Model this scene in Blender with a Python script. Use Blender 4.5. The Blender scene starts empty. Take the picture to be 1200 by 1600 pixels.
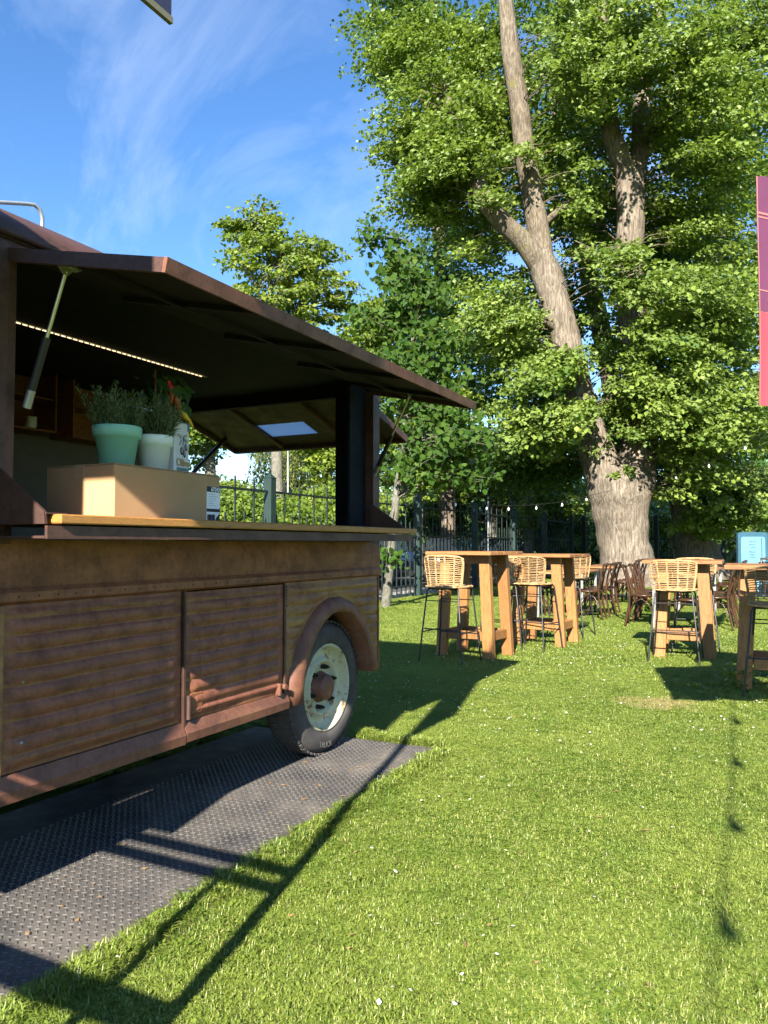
import bpy, math, random
import numpy as np
from mathutils import Vector, Matrix

R = math.radians
random.seed(7)
rng = np.random.default_rng(11)
scene = bpy.context.scene
COL = scene.collection

# ------------------------------------------------------------------ camera
F, EYE, HOR = 1202.0, 1.2, 850.0          # focal length in photo pixels, eye height, horizon row
YAW = math.atan(614 / 1202)               # the truck runs along +Y, the camera looks 27 deg to its left
PIT = math.atan((HOR - 800) / F)
cam_d = bpy.data.cameras.new('camera')
cam_d.sensor_fit = 'VERTICAL'
cam_d.sensor_height = 36
cam_d.lens = F / 1600 * 36
cam_d.clip_start = 0.05
cam_d.clip_end = 2000
cam = bpy.data.objects.new('camera', cam_d)
COL.objects.link(cam)
cam.location = (0, 0, EYE)
cam.rotation_euler = (R(90) + PIT, 0, YAW)
scene.camera = cam

# ------------------------------------------------------------------ sky and sun
SUN_EL = R(30)
SUN_H = Vector((0.225, -0.974))           # horizontal direction towards the sun
SUN_AZ = math.atan2(SUN_H.x, SUN_H.y)
w = bpy.data.worlds.new('World')
scene.world = w
w.use_nodes = True
nt = w.node_tree
nt.nodes.clear()
out = nt.nodes.new('ShaderNodeOutputWorld')
bg = nt.nodes.new('ShaderNodeBackground')
sky = nt.nodes.new('ShaderNodeTexSky')
sky.sky_type = 'NISHITA'
sky.sun_disc = False
sky.sun_elevation = SUN_EL
sky.sun_rotation = SUN_AZ
sky.altitude = 0
sky.air_density = 1.0
sky.dust_density = 0.02
sky.ozone_density = 3.0
bg.inputs[1].default_value = 0.068
# thin cirrus: stretched noise over the sky direction
tc = nt.nodes.new('ShaderNodeTexCoord')
mp = nt.nodes.new('ShaderNodeMapping')
mp.inputs['Rotation'].default_value = (0.3, 0.5, 0.6)
mp.inputs['Scale'].default_value = (1.1, 3.2, 2.0)
n1 = nt.nodes.new('ShaderNodeTexNoise')
n1.inputs['Scale'].default_value = 1.5
n1.inputs['Detail'].default_value = 9
n1.inputs['Roughness'].default_value = 0.62
n1.inputs['Distortion'].default_value = 0.9
cr = nt.nodes.new('ShaderNodeValToRGB')
cr.color_ramp.elements[0].position = 0.50
cr.color_ramp.elements[0].color = (0, 0, 0, 1)
cr.color_ramp.elements[1].position = 0.84
cr.color_ramp.elements[1].color = (0.42, 0.42, 0.42, 1)
mix = nt.nodes.new('ShaderNodeMix')
mix.data_type = 'RGBA'
mix.inputs['B'].default_value = (4.6, 5.2, 6.3, 1)
hs = nt.nodes.new('ShaderNodeHueSaturation')
hs.inputs['Hue'].default_value = 0.505
hs.inputs['Saturation'].default_value = 1.2
nt.links.new(tc.outputs['Generated'], mp.inputs['Vector'])
nt.links.new(mp.outputs[0], n1.inputs['Vector'])
nt.links.new(n1.outputs['Fac'], cr.inputs[0])
nt.links.new(cr.outputs[0], mix.inputs['Factor'])
nt.links.new(sky.outputs[0], hs.inputs['Color'])
nt.links.new(hs.outputs[0], mix.inputs['A'])
nt.links.new(mix.outputs['Result'], bg.inputs[0])
nt.links.new(bg.outputs[0], out.inputs[0])

sun_d = bpy.data.lights.new('sun', 'SUN')
sun_d.energy = 5.0
sun_d.angle = R(0.53)
sun_d.color = (1.0, 0.93, 0.80)
sun = bpy.data.objects.new('sun', sun_d)
COL.objects.link(sun)
to_sun = Vector((SUN_H.x * math.cos(SUN_EL), SUN_H.y * math.cos(SUN_EL), math.sin(SUN_EL)))
sun.rotation_euler = to_sun.to_track_quat('Z', 'Y').to_euler()
sun.location = (6, -20, 14)

scene.view_settings.view_transform = 'Standard'
scene.view_settings.look = 'None'
scene.view_settings.gamma = 1
scene.view_settings.use_curve_mapping = False
scene.view_settings.exposure = 2.0
scene.render.engine = 'CYCLES'
scene.cycles.use_denoising = True
scene.cycles.max_bounces = 6
scene.cycles.diffuse_bounces = 3
scene.cycles.glossy_bounces = 2
scene.cycles.transmission_bounces = 4
scene.cycles.transparent_max_bounces = 6
scene.cycles.use_adaptive_sampling = True
scene.cycles.adaptive_threshold = 0.02
scene.cycles.sample_clamp_indirect = 6
scene.cycles.caustics_reflective = False
scene.cycles.caustics_refractive = False

# ------------------------------------------------------------------ helpers
_f = np.array([-math.sin(YAW), math.cos(YAW), 0.0])
_r = np.array([math.cos(YAW), math.sin(YAW), 0.0])


def P(px, py, d):
    """world point at ground distance d from the viewpoint, seen at photo position px, py (survey helper)"""
    v = _f * d + _r * ((px - 600) / F * d)
    return np.array([v[0], v[1], EYE + (HOR - py) / F * d])


class MB:
    """mesh builder: collects shapes into one mesh"""

    def __init__(self):
        self.v, self.f, self.s = [], [], []

    def add(self, vs, fs, smooth=False):
        o = len(self.v)
        self.v += [tuple(map(float, p)) for p in vs]
        self.f += [tuple(i + o for i in f) for f in fs]
        self.s += [smooth] * len(fs)
        return self

    def box(self, c, s, rz=0, M=None, bev=0.0, taper=1.0):
        x, y, z = s[0] / 2, s[1] / 2, s[2] / 2
        b = min(bev, x * .45, y * .45, z * .45)
        if b <= 0:
            vs = [(sx * x * (taper if sz < 0 else 1), sy * y * (taper if sz < 0 else 1), sz * z)
                  for sz in (-1, 1) for sy in (-1, 1) for sx in (-1, 1)]
            fs = [(0, 2, 3, 1), (4, 5, 7, 6), (0, 1, 5, 4), (2, 6, 7, 3), (0, 4, 6, 2), (1, 3, 7, 5)]
        else:
            vs, fs = [], []
            idx = {}
            for sx in (-1, 1):
                for sy in (-1, 1):
                    for sz in (-1, 1):
                        t = taper if sz < 0 else 1
                        idx[sx, sy, sz, 0] = len(vs); vs.append((sx * x * t, sy * (y - b) * t, sz * (z - b)))
                        idx[sx, sy, sz, 1] = len(vs); vs.append((sx * (x - b) * t, sy * y * t, sz * (z - b)))
                        idx[sx, sy, sz, 2] = len(vs); vs.append((sx * (x - b) * t, sy * (y - b) * t, sz * z))
            for s_ in (-1, 1):
                fs.append([idx[s_, a, c_, 0] for a, c_ in ((-1, -1), (1, -1), (1, 1), (-1, 1))][::s_])
                fs.append([idx[a, s_, c_, 1] for a, c_ in ((-1, -1), (-1, 1), (1, 1), (1, -1))][::s_])
                fs.append([idx[a, c_, s_, 2] for a, c_ in ((-1, -1), (1, -1), (1, 1), (-1, 1))][::s_])
            for a in (-1, 1):
                for c_ in (-1, 1):
                    q = a * c_
                    fs.append([idx[a, c_, -1, 0], idx[a, c_, -1, 1], idx[a, c_, 1, 1], idx[a, c_, 1, 0]][::q])
                    fs.append([idx[a, -1, c_, 0], idx[a, 1, c_, 0], idx[a, 1, c_, 2], idx[a, -1, c_, 2]][::q])
                    fs.append([idx[-1, a, c_, 2], idx[1, a, c_, 2], idx[1, a, c_, 1], idx[-1, a, c_, 1]][::q])
                    for e in (-1, 1):
                        fs.append([idx[a, c_, e, 0], idx[a, c_, e, 1], idx[a, c_, e, 2]][::a * c_ * e])
        T = Matrix.Translation(c) @ Matrix.Rotation(rz, 4, 'Z')
        if M is not None:
            T = Matrix.Translation(c) @ M.to_4x4()
        return self.add([T @ Vector(p) for p in vs], fs)

    def beam(self, a, b, w_, h_, up=(0, 0, 1), bev=0.0):
        a, b = Vector(a), Vector(b)
        d = b - a
        L = d.length
        d.normalize()
        u = Vector(up)
        s = d.cross(u)
        if s.length < 1e-4:
            s = d.cross(Vector((0, 1, 0)))
        s.normalize()
        u = s.cross(d)
        M = Matrix((s, d, u)).transposed()
        return self.box((a + b) / 2, (w_, L, h_), M=M, bev=bev)

    def tube(self, pts, rad, n=8, caps=True, smooth=True):
        pts = [Vector(p) for p in pts]
        if not hasattr(rad, '__len__'):
            rad = [rad] * len(pts)
        vs, fs = [], []
        prev = None
        for i, p in enumerate(pts):
            t = (pts[min(i + 1, len(pts) - 1)] - pts[max(i - 1, 0)]).normalized()
            if prev is None:
                s = t.orthogonal().normalized()
            else:
                s = (prev - t * prev.dot(t))
                s = s.normalized() if s.length > 1e-6 else t.orthogonal().normalized()
            prev = s
            q = t.cross(s)
            for k in range(n):
                a = 2 * math.pi * k / n
                vs.append(p + (s * math.cos(a) + q * math.sin(a)) * rad[i])
        for i in range(len(pts) - 1):
            for k in range(n):
                k2 = (k + 1) % n
                fs.append((i * n + k, i * n + k2, (i + 1) * n + k2, (i + 1) * n + k))
        self.add(vs, fs, smooth)
        if caps:
            self.add(vs[:n], [tuple(range(n - 1, -1, -1))])
            self.add(vs[-n:], [tuple(range(n))])
        return self

    def lathe(self, prof, c=(0, 0, 0), n=24, axis='Z', smooth=True):
        vs, fs = [], []
        for r_, z in prof:
            for k in range(n):
                a = 2 * math.pi * k / n
                if axis == 'Z':
                    vs.append((c[0] + r_ * math.cos(a), c[1] + r_ * math.sin(a), c[2] + z))
                else:                                   # X: axis along +X
                    vs.append((c[0] + z, c[1] + r_ * math.cos(a), c[2] + r_ * math.sin(a)))
        for i in range(len(prof) - 1):
            for k in range(n):
                k2 = (k + 1) % n
                fs.append((i * n + k, i * n + k2, (i + 1) * n + k2, (i + 1) * n + k))
        return self.add(vs, fs, smooth)

    def prism(self, poly, a, b, plane='YZ'):
        """polygon in a plane, extruded along the remaining axis from a to b"""
        def pt(u, v_, t):
            return {'YZ': (t, u, v_), 'XZ': (u, t, v_), 'XY': (u, v_, t)}[plane]
        n = len(poly)
        vs = [pt(u, v_, a) for u, v_ in poly] + [pt(u, v_, b) for u, v_ in poly]
        fs = [tuple(range(n - 1, -1, -1)), tuple(range(n, 2 * n))]
        fs += [(i, (i + 1) % n, n + (i + 1) % n, n + i) for i in range(n)]
        return self.add(vs, fs)

    def mesh(self, name, m):
        me = bpy.data.meshes.new(name)
        me.from_pydata(self.v, [], self.f)
        if any(self.s):
            me.polygons.foreach_set('use_smooth', self.s)
        me.update()
        if m:
            me.materials.append(m)
        return me

    def build(self, name, m, parent=None):
        return link(bpy.data.objects.new(name, self.mesh(name, m)), parent)


def link(o, parent=None):
    COL.objects.link(o)
    if parent is not None:
        o.parent = parent
    return o


def tag(o, label=None, cat=None, group=None, kind=None):
    for k, v_ in (('label', label), ('category', cat), ('group', group), ('kind', kind)):
        if v_:
            o[k] = v_
    return o


def thing(name, label, cat, loc=(0, 0, 0), rz=0, group=None):
    o = bpy.data.objects.new(name, None)
    o.empty_display_size = 0.1
    link(o)
    o.location = loc
    o.rotation_euler = (0, 0, rz)
    return tag(o, label, cat, group)


def copy_tree(o, parent=None):
    c = o.copy()
    COL.objects.link(c)
    c.parent = parent
    for ch in list(o.children):
        copy_tree(ch, c)
    return c


def arr_mesh(name, V, faces_n, Fa, m, attrs=None, smooth=False):
    """mesh from numpy arrays; all faces have faces_n corners"""
    me = bpy.data.meshes.new(name)
    nv, nf = len(V), len(Fa)
    me.vertices.add(nv)
    me.vertices.foreach_set('co', np.ascontiguousarray(V, dtype=np.float32).ravel())
    me.loops.add(nf * faces_n)
    me.loops.foreach_set('vertex_index', np.ascontiguousarray(Fa, dtype=np.int32).ravel())
    me.polygons.add(nf)
    me.polygons.foreach_set('loop_start', np.arange(0, nf * faces_n, faces_n, dtype=np.int32))
    if smooth:
        me.polygons.foreach_set('use_smooth', np.ones(nf, dtype=bool))
    for k, a in (attrs or {}).items():
        at = me.attributes.new(k, 'FLOAT', 'POINT')
        at.data.foreach_set('value', np.ascontiguousarray(a, dtype=np.float32))
    me.update(calc_edges=True)
    if m:
        me.materials.append(m)
    return me


def text_mesh(txt, size, m, name='lettering', bold=0.0):
    cu = bpy.data.curves.new(name, 'FONT')
    cu.body = txt
    cu.size = size
    cu.align_x = 'CENTER'
    cu.align_y = 'CENTER'
    cu.extrude = 0.0006
    cu.offset = bold
    o = bpy.data.objects.new(name, cu)
    COL.objects.link(o)
    dg = bpy.context.evaluated_depsgraph_get()
    me = bpy.data.meshes.new_from_object(o.evaluated_get(dg))
    COL.objects.unlink(o)
    bpy.data.objects.remove(o)
    me.materials.clear()
    me.materials.append(m)
    return me


# ------------------------------------------------------------------ materials
class NT:
    def __init__(self, name):
        self.m = bpy.data.materials.new(name)
        self.m.use_nodes = True
        self.t = self.m.node_tree
        self.b = self.t.nodes['Principled BSDF']
        self.out = self.t.nodes['Material Output']

    def n(self, typ, **kw):
        o = self.t.nodes.new(typ)
        for k, v_ in kw.items():
            if hasattr(o, k):
                setattr(o, k, v_)
            else:
                o.inputs[k].default_value = v_
        return o

    def l(self, a, b):
        self.t.links.new(a, b)
        return self

    def pos(self, scale=(1, 1, 1), rot=(0, 0, 0), obj=False):
        if obj:
            s = self.n('ShaderNodeTexCoord').outputs['Object']
        else:
            s = self.n('ShaderNodeNewGeometry').outputs['Position']
        mp_ = self.n('ShaderNodeMapping')
        mp_.inputs['Scale'].default_value = scale
        mp_.inputs['Rotation'].default_value = rot
        self.l(s, mp_.inputs['Vector'])
        return mp_.outputs[0]

    def noise(self, vec, scale, detail=4, rough=0.55, dist=0.0):
        o = self.n('ShaderNodeTexNoise')
        o.inputs['Scale'].default_value = scale
        o.inputs['Detail'].default_value = detail
        o.inputs['Roughness'].default_value = rough
        o.inputs['Distortion'].default_value = dist
        if vec is not None:
            self.l(vec, o.inputs['Vector'])
        return o.outputs['Fac']

    def ramp(self, fac, stops):
        o = self.n('ShaderNodeValToRGB')
        e = o.color_ramp.elements
        while len(e) < len(stops):
            e.new(0.5)
        for i, (p, c) in enumerate(stops):
            e[i].position = p
            e[i].color = (*c, 1) if len(c) == 3 else c
        self.l(fac, o.inputs[0])
        return o.outputs[0]

    def mix(self, fac, a, b, mode='MIX'):
        o = self.n('ShaderNodeMix', data_type='RGBA', blend_type=mode)
        for s, v_ in (('Factor', fac), ('A', a), ('B', b)):
            if isinstance(v_, bpy.types.NodeSocket):
                self.l(v_, o.inputs[s])
            elif s == 'Factor':
                o.inputs[s].default_value = v_
            else:
                o.inputs[s].default_value = (*v_, 1)
        return o.outputs['Result']

    def rgb(self, fac, lo, hi):
        """remap a value socket"""
        o = self.n('ShaderNodeMapRange')
        self.l(fac, o.inputs[0])
        o.inputs[1].default_value, o.inputs[2].default_value = lo[0], hi[0]
        o.inputs[3].default_value, o.inputs[4].default_value = lo[1], hi[1]
        return o.outputs[0]

    def bump(self, h, strength=0.3, dist=0.01):
        o = self.n('ShaderNodeBump')
        o.inputs['Strength'].default_value = strength
        o.inputs['Distance'].default_value = dist
        self.l(h, o.inputs['Height'])
        self.l(o.outputs[0], self.b.inputs['Normal'])
        return self

    def set(self, col=None, rough=0.6, metal=0.0, spec=0.4):
        if isinstance(col, bpy.types.NodeSocket):
            self.l(col, self.b.inputs['Base Color'])
        elif col is not None:
            self.b.inputs['Base Color'].default_value = (*col, 1)
        if isinstance(rough, bpy.types.NodeSocket):
            self.l(rough, self.b.inputs['Roughness'])
        else:
            self.b.inputs['Roughness'].default_value = rough
        self.b.inputs['Metallic'].default_value = metal
        self.b.inputs['Specular IOR Level'].default_value = spec
        return self


def plain(name, col, rough=0.6, metal=0.0, spec=0.4, var=0.25, scale=14, bump=0.1):
    t = NT(name)
    v_ = t.pos(obj=True)
    n_ = t.noise(v_, scale, 5, 0.65)
    lo = tuple(c * (1 - var) for c in col)
    hi = tuple(min(1, c * (1 + var)) for c in col)
    t.set(t.ramp(n_, [(0.3, lo), (0.7, hi)]), rough, metal, spec)
    if bump:
        t.bump(t.noise(v_, scale * 6, 3), bump, 0.002)
    return t.m


def rust(name, dark, mid, ochre, amount=0.5, stretch=(1, 1, 5), seed=0.0, pits=1.0, ribs=None):
    t = NT(name)
    v_ = t.pos((1, 1, 1))
    vs = t.pos(stretch)
    a = t.noise(vs, 2.2, 8, 0.62, 0.4)
    b = t.noise(v_, 9, 8, 0.7)
    c = t.noise(v_, 60, 4, 0.7)
    base = t.ramp(b, [(0.28, dark), (0.52, mid), (0.78, tuple(x * 1.35 for x in mid))])
    big = t.noise(t.pos((1.0, 1.0, 1.6)), 1.7, 5, 0.6, 0.8)
    base = t.mix(t.ramp(big, [(0.36, (0.45, 0.45, 0.45)), (0.52, (0, 0, 0))]), base, tuple(x * 1.15 for x in dark))
    oc = t.ramp(a, [(0.62 - 0.25 * amount, (0, 0, 0)), (0.86 - 0.25 * amount, (1, 1, 1))])
    col = t.mix(oc, base, ochre)
    if ribs:      # remains of ochre paint and dirt in the pressed grooves
        sx = t.n('ShaderNodeSeparateXYZ')
        t.l(t.pos(), sx.inputs[0])
        o1 = t.n('ShaderNodeMath', operation='SUBTRACT'); t.l(sx.outputs['Z'], o1.inputs[0]); o1.inputs[1].default_value = ribs[0]
        o2 = t.n('ShaderNodeMath', operation='DIVIDE'); t.l(o1.outputs[0], o2.inputs[0]); o2.inputs[1].default_value = ribs[1]
        o3 = t.n('ShaderNodeMath', operation='FRACT'); t.l(o2.outputs[0], o3.inputs[0])
        gv = t.ramp(o3.outputs[0], [(0.0, (1, 1, 1)), (0.10, (0.8, 0.8, 0.8)), (0.26, (0, 0, 0)), (0.93, (0, 0, 0)), (1.0, (1, 1, 1))])
        gm = t.mix(1.0, gv, t.ramp(t.noise(t.pos((1, 2.5, 8)), 3.0, 6, 0.65), [(0.40, (0, 0, 0)), (0.62, (0.9, 0.9, 0.9))]), 'MULTIPLY')
        col = t.mix(gm, col, tuple(x * 1.05 for x in ochre))
    sp = t.ramp(c, [(0.32, (0.45, 0.40, 0.38)), (0.5, (1, 1, 1))])
    col = t.mix(0.55 * pits, col, sp, 'MULTIPLY')
    drip = t.noise(t.pos((9, 9, 0.7)), 3.0, 6, 0.7)
    col = t.mix(t.ramp(drip, [(0.56, (0, 0, 0)), (0.75, (0.55, 0.55, 0.55))]), col, tuple(x * 0.6 for x in dark))
    t.set(col, t.rgb(b, (0.3, 0.72), (0.7, 0.48)), 0.0, 0.45)
    t.bump(t.noise(v_, 130, 4, 0.7), 0.2, 0.002)
    return t.m


def wood(name, c1, c2, scale=1.0, rough=0.55, axis=(1, 1, 1)):
    t = NT(name)
    oi = t.n('ShaderNodeObjectInfo')
    tcn = t.n('ShaderNodeTexCoord')
    off = t.n('ShaderNodeVectorMath', operation='ADD')
    t.l(tcn.outputs['Object'], off.inputs[0])
    t.l(oi.outputs['Random'], off.inputs[1])
    mp_ = t.n('ShaderNodeMapping')
    mp_.inputs['Scale'].default_value = axis
    t.l(off.outputs[0], mp_.inputs['Vector'])
    g = t.noise(mp_.outputs[0], 9 * scale, 6, 0.6, 0.7)
    f = t.noise(mp_.outputs[0], 40 * scale, 3, 0.6)
    col = t.ramp(g, [(0.3, c1), (0.55, c2), (0.75, tuple(x * 0.8 for x in c1))])
    col = t.mix(0.5, col, t.ramp(f, [(0.35, (0.62, 0.55, 0.5)), (0.55, (1, 1, 1))]), 'MULTIPLY')
    o = t.n('ShaderNodeHueSaturation')
    t.l(col, o.inputs['Color'])
    t.l(t.rgb(oi.outputs['Random'], (0, 0.78), (1, 1.15)), o.inputs['Value'])
    t.set(o.outputs[0], rough, 0, 0.35)
    t.bump(f, 0.2, 0.002)
    return t.m


def leafmat(name, dark, light, trans=0.35, noise_scale=0.6, gloss=0.12, tr_col=(0.35, 0.5, 0.05)):
    t = NT(name)
    at = t.n('ShaderNodeAttribute', attribute_name='tint')
    base = t.mix(at.outputs['Fac'], dark, light)
    n_ = t.noise(t.pos(), noise_scale, 3)
    base = t.mix(t.rgb(n_, (0.35, 0.0), (0.65, 0.35)), base, tuple(x * 0.62 for x in dark))
    d = t.n('ShaderNodeBsdfDiffuse')
    tr = t.n('ShaderNodeBsdfTranslucent')
    g = t.n('ShaderNodeBsdfGlossy')
    g.inputs['Roughness'].default_value = 0.42
    g.inputs['Color'].default_value = (1, 1, 1, 1)
    t.l(base, d.inputs['Color'])
    tcol = t.mix(0.55, base, tr_col)
    t.l(tcol, tr.inputs['Color'])
    m1 = t.n('ShaderNodeMixShader')
    m1.inputs[0].default_value = trans
    t.l(d.outputs[0], m1.inputs[1])
    t.l(tr.outputs[0], m1.inputs[2])
    m2 = t.n('ShaderNodeMixShader')
    fr = t.n('ShaderNodeFresnel')
    fr.inputs['IOR'].default_value = 1.4
    mm = t.n('ShaderNodeMath', operation='MULTIPLY')
    t.l(fr.outputs[0], mm.inputs[0])
    mm.inputs[1].default_value = gloss
    t.l(mm.outputs[0], m2.inputs[0])
    t.l(m1.outputs[0], m2.inputs[1])
    t.l(g.outputs[0], m2.inputs[2])
    t.l(m2.outputs[0], t.out.inputs['Surface'])
    return t.m


def bark(name, c1, c2, vscale=0.18, moss=None):
    t = NT(name)
    v_ = t.pos((1, 1, vscale))
    a = t.noise(v_, 21, 8, 0.70, 0.6)
    b = t.noise(t.pos(), 1.6, 4)
    col = t.ramp(a, [(0.32, tuple(x * 0.5 for x in c1)), (0.46, c1), (0.62, c2), (0.8, tuple(min(1, x * 1.15) for x in c2))])
    col = t.mix(t.ramp(b, [(0.45, (0, 0, 0)), (0.7, (0.5, 0.5, 0.5))]), col, tuple(x * 0.55 for x in c1))
    if moss:
        col = t.mix(t.ramp(t.noise(t.pos(), 2.3, 5), [(0.58, (0, 0, 0)), (0.7, (0.7, 0.7, 0.7))]), col, moss)
    t.set(col, 0.92, 0, 0.15)
    t.bump(a, 0.9, 0.05)
    return t.m


M = {}
M['rust'] = rust('rusted_steel', (0.082, 0.030, 0.017), (0.215, 0.078, 0.035), (0.26, 0.115, 0.032), 0.30)
M['rust_panel'] = rust('ribbed_rusted_steel', (0.080, 0.029, 0.019), (0.205, 0.073, 0.040), (0.27, 0.125, 0.038), 0.26, ribs=(0.452, 0.056))
M['rust_ochre'] = rust('ochre_rusted_steel', (0.10, 0.046, 0.024), (0.225, 0.100, 0.043), (0.32, 0.190, 0.060), 0.62)
M['rust_dark'] = rust('dark_rusted_steel', (0.034, 0.017, 0.014), (0.074, 0.033, 0.024), (0.095, 0.050, 0.03), 0.3)
M['rust_red'] = rust('red_rusted_steel', (0.070, 0.029, 0.019), (0.155, 0.062, 0.037), (0.18, 0.095, 0.04), 0.25)
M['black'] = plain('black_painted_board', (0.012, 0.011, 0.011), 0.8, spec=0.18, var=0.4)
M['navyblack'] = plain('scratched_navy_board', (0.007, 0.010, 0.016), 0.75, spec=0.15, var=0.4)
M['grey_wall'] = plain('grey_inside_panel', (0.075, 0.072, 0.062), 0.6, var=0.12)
M['counter_wood'] = wood('counter_wood', (0.24, 0.10, 0.025), (0.34, 0.165, 0.045), 1.2, 0.45, (6, 1, 6))
M['crate_wood'] = wood('crate_wood', (0.16, 0.055, 0.018), (0.27, 0.10, 0.03), 1.5, 0.6)
M['teak'] = wood('teak_planks', (0.185, 0.080, 0.025), (0.285, 0.138, 0.048), 0.9, 0.5, (5, 5, 0.7))
M['teak_top'] = wood('teak_table_boards', (0.18, 0.076, 0.028), (0.30, 0.140, 0.052), 0.9, 0.5, (0.7, 5, 5))
M['bistro_wood'] = wood('bistro_table_boards', (0.24, 0.11, 0.045), (0.34, 0.165, 0.07), 0.8, 0.5, (5, 0.8, 5))
M['chair_wood'] = wood('dark_brown_bentwood', (0.024, 0.011, 0.006), (0.056, 0.025, 0.012), 1.2, 0.3)
M['rattan'] = wood('pale_rattan', (0.25, 0.145, 0.062), (0.38, 0.25, 0.12), 2.0, 0.55)
M['steel_black'] = plain('black_steel_rod', (0.018, 0.017, 0.018), 0.4, var=0.2)
M['steel_grey'] = plain('grey_steel', (0.30, 0.30, 0.30), 0.4, 0.6, var=0.15)
M['chrome'] = plain('strut_rod_metal', (0.55, 0.52, 0.40), 0.3, 0.9, var=0.1)
M['rubber'] = plain('dusty_tyre_rubber', (0.055, 0.050, 0.048), 0.9, var=0.45, scale=7, bump=0.3)
M['card'] = plain('brown_cardboard', (0.38, 0.235, 0.12), 0.85, var=0.07, scale=6, bump=0.05)
M['card_tape'] = plain('clear_packing_tape', (0.37, 0.25, 0.145), 0.35, var=0.04, bump=0)
M['white_paper'] = plain('white_label_paper', (0.74, 0.74, 0.78), 0.6, var=0.03, bump=0)
M['ink'] = plain('black_print', (0.02, 0.018, 0.022), 0.6, var=0.1, bump=0)
M['ink_grey'] = plain('grey_print', (0.28, 0.28, 0.31), 0.6, var=0.1, bump=0)
M['mint'] = plain('mint_pot_plastic', (0.28, 0.58, 0.47), 0.6, var=0.05, bump=0.03)
M['white_pot'] = plain('white_pot_plastic', (0.82, 0.86, 0.85), 0.6, var=0.03, bump=0.03)
M['soil'] = plain('potting_soil', (0.035, 0.022, 0.014), 0.95, var=0.5, scale=60)
M['tin'] = plain('pale_printed_tin', (0.62, 0.60, 0.62), 0.4, 0.1, var=0.06, bump=0.0)
M['tin_teal'] = plain('teal_tin_edge', (0.07, 0.17, 0.20), 0.35, 0.2, var=0.2, bump=0)
M['tin_gold'] = plain('gold_tin_print', (0.42, 0.28, 0.07), 0.5, var=0.1, bump=0)
M['red_chili'] = plain('red_chili_skin', (0.62, 0.03, 0.02), 0.25, var=0.3, scale=18, bump=0)
M['orange_chili'] = plain('orange_chili_skin', (0.75, 0.16, 0.02), 0.25, var=0.2, bump=0)
M['yellow_chili'] = plain('yellow_chili_skin', (0.78, 0.48, 0.03), 0.25, var=0.15, bump=0)
M['fence_post'] = plain('sunlit_green_post_paint', (0.008, 0.024, 0.021), 0.65, var=0.25, scale=5)  # one green paint, kept lighter here for sun on the posts
M['fence'] = plain('shaded_green_fence_paint', (0.004, 0.012, 0.011), 0.75, var=0.25, scale=5)  # same green as the posts, darkened for shade on pickets and rails
M['fence_dark'] = plain('dark_fence_paint', (0.006, 0.012, 0.013), 0.7, var=0.25, scale=5)
M['galv'] = plain('galvanised_lamp_steel', (0.36, 0.38, 0.40), 0.45, 0.5, var=0.1)
M['navy_cloth'] = plain('navy_banner_cloth', (0.018, 0.022, 0.060), 0.8, var=0.15)
M['hem'] = plain('olive_banner_hem', (0.13, 0.125, 0.085), 0.8, var=0.1)
M['banner_purple'] = plain('purple_banner_cloth', (0.085, 0.020, 0.056), 0.8, var=0.12, scale=5)
M['banner_pink'] = plain('coral_pink_banner_cloth', (0.27, 0.036, 0.055), 0.8, var=0.1, scale=5)
M['banner_print'] = plain('pale_pink_banner_print', (0.26, 0.10, 0.105), 0.8, var=0.06)
M['blue_panel'] = plain('pale_blue_panel_face', (0.095, 0.21, 0.28), 0.3, var=0.12, scale=3, bump=0)
M['blue_frame'] = plain('dark_blue_panel_frame', (0.02, 0.07, 0.11), 0.4, var=0.15)
M['kerb'] = plain('pale_kerb_stone', (0.30, 0.28, 0.25), 0.9, var=0.25, scale=5, bump=0.5)
M['cable'] = plain('black_cable', (0.012, 0.012, 0.012), 0.6, var=0.1, bump=0)
M['petal'] = plain('white_daisy_petals', (0.85, 0.85, 0.83), 0.7, var=0.04, bump=0)
M['petal_red'] = plain('red_flower_petals', (0.45, 0.05, 0.03), 0.7, var=0.2, bump=0)
M['lime_leaf'] = leafmat('lime_tree_leaves', (0.055, 0.112, 0.014), (0.225, 0.292, 0.056), 0.34)
M['dark_leaf'] = leafmat('dark_and_shade_leaves', (0.030, 0.075, 0.016), (0.085, 0.16, 0.03), 0.30)  # dark foliage, and shade of the lime's rear crown put into colour
M['young_leaf'] = leafmat('young_tree_leaves', (0.020, 0.056, 0.009), (0.075, 0.125, 0.022), 0.32, gloss=0.05)
M['bright_leaf'] = leafmat('bright_green_leaves', (0.075, 0.14, 0.012), (0.25, 0.30, 0.040), 0.42)
M['willow_leaf'] = leafmat('willow_leaves', (0.12, 0.16, 0.03), (0.27, 0.30, 0.09), 0.4)
M['herb_leaf'] = leafmat('rosemary_needles', (0.15, 0.21, 0.11), (0.36, 0.43, 0.26), 0.25, 4.0)
M['chili_leaf'] = leafmat('chili_plant_leaves', (0.02, 0.07, 0.02), (0.05, 0.14, 0.05), 0.3, 4.0)
M['bark'] = bark('lime_tree_bark', (0.125, 0.10, 0.077), (0.25, 0.215, 0.175), 0.11)
M['bark_limb'] = bark('lime_limb_bark', (0.115, 0.092, 0.068), (0.215, 0.18, 0.14), 0.2, (0.13, 0.13, 0.03))
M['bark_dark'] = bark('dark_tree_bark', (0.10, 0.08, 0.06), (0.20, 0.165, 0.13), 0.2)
M['bark_young'] = bark('smooth_grey_bark', (0.13, 0.125, 0.10), (0.20, 0.19, 0.155), 0.6)
M['asphalt'] = plain('road_asphalt', (0.055, 0.055, 0.058), 0.9, var=0.25, scale=3, bump=0.4)

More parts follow.
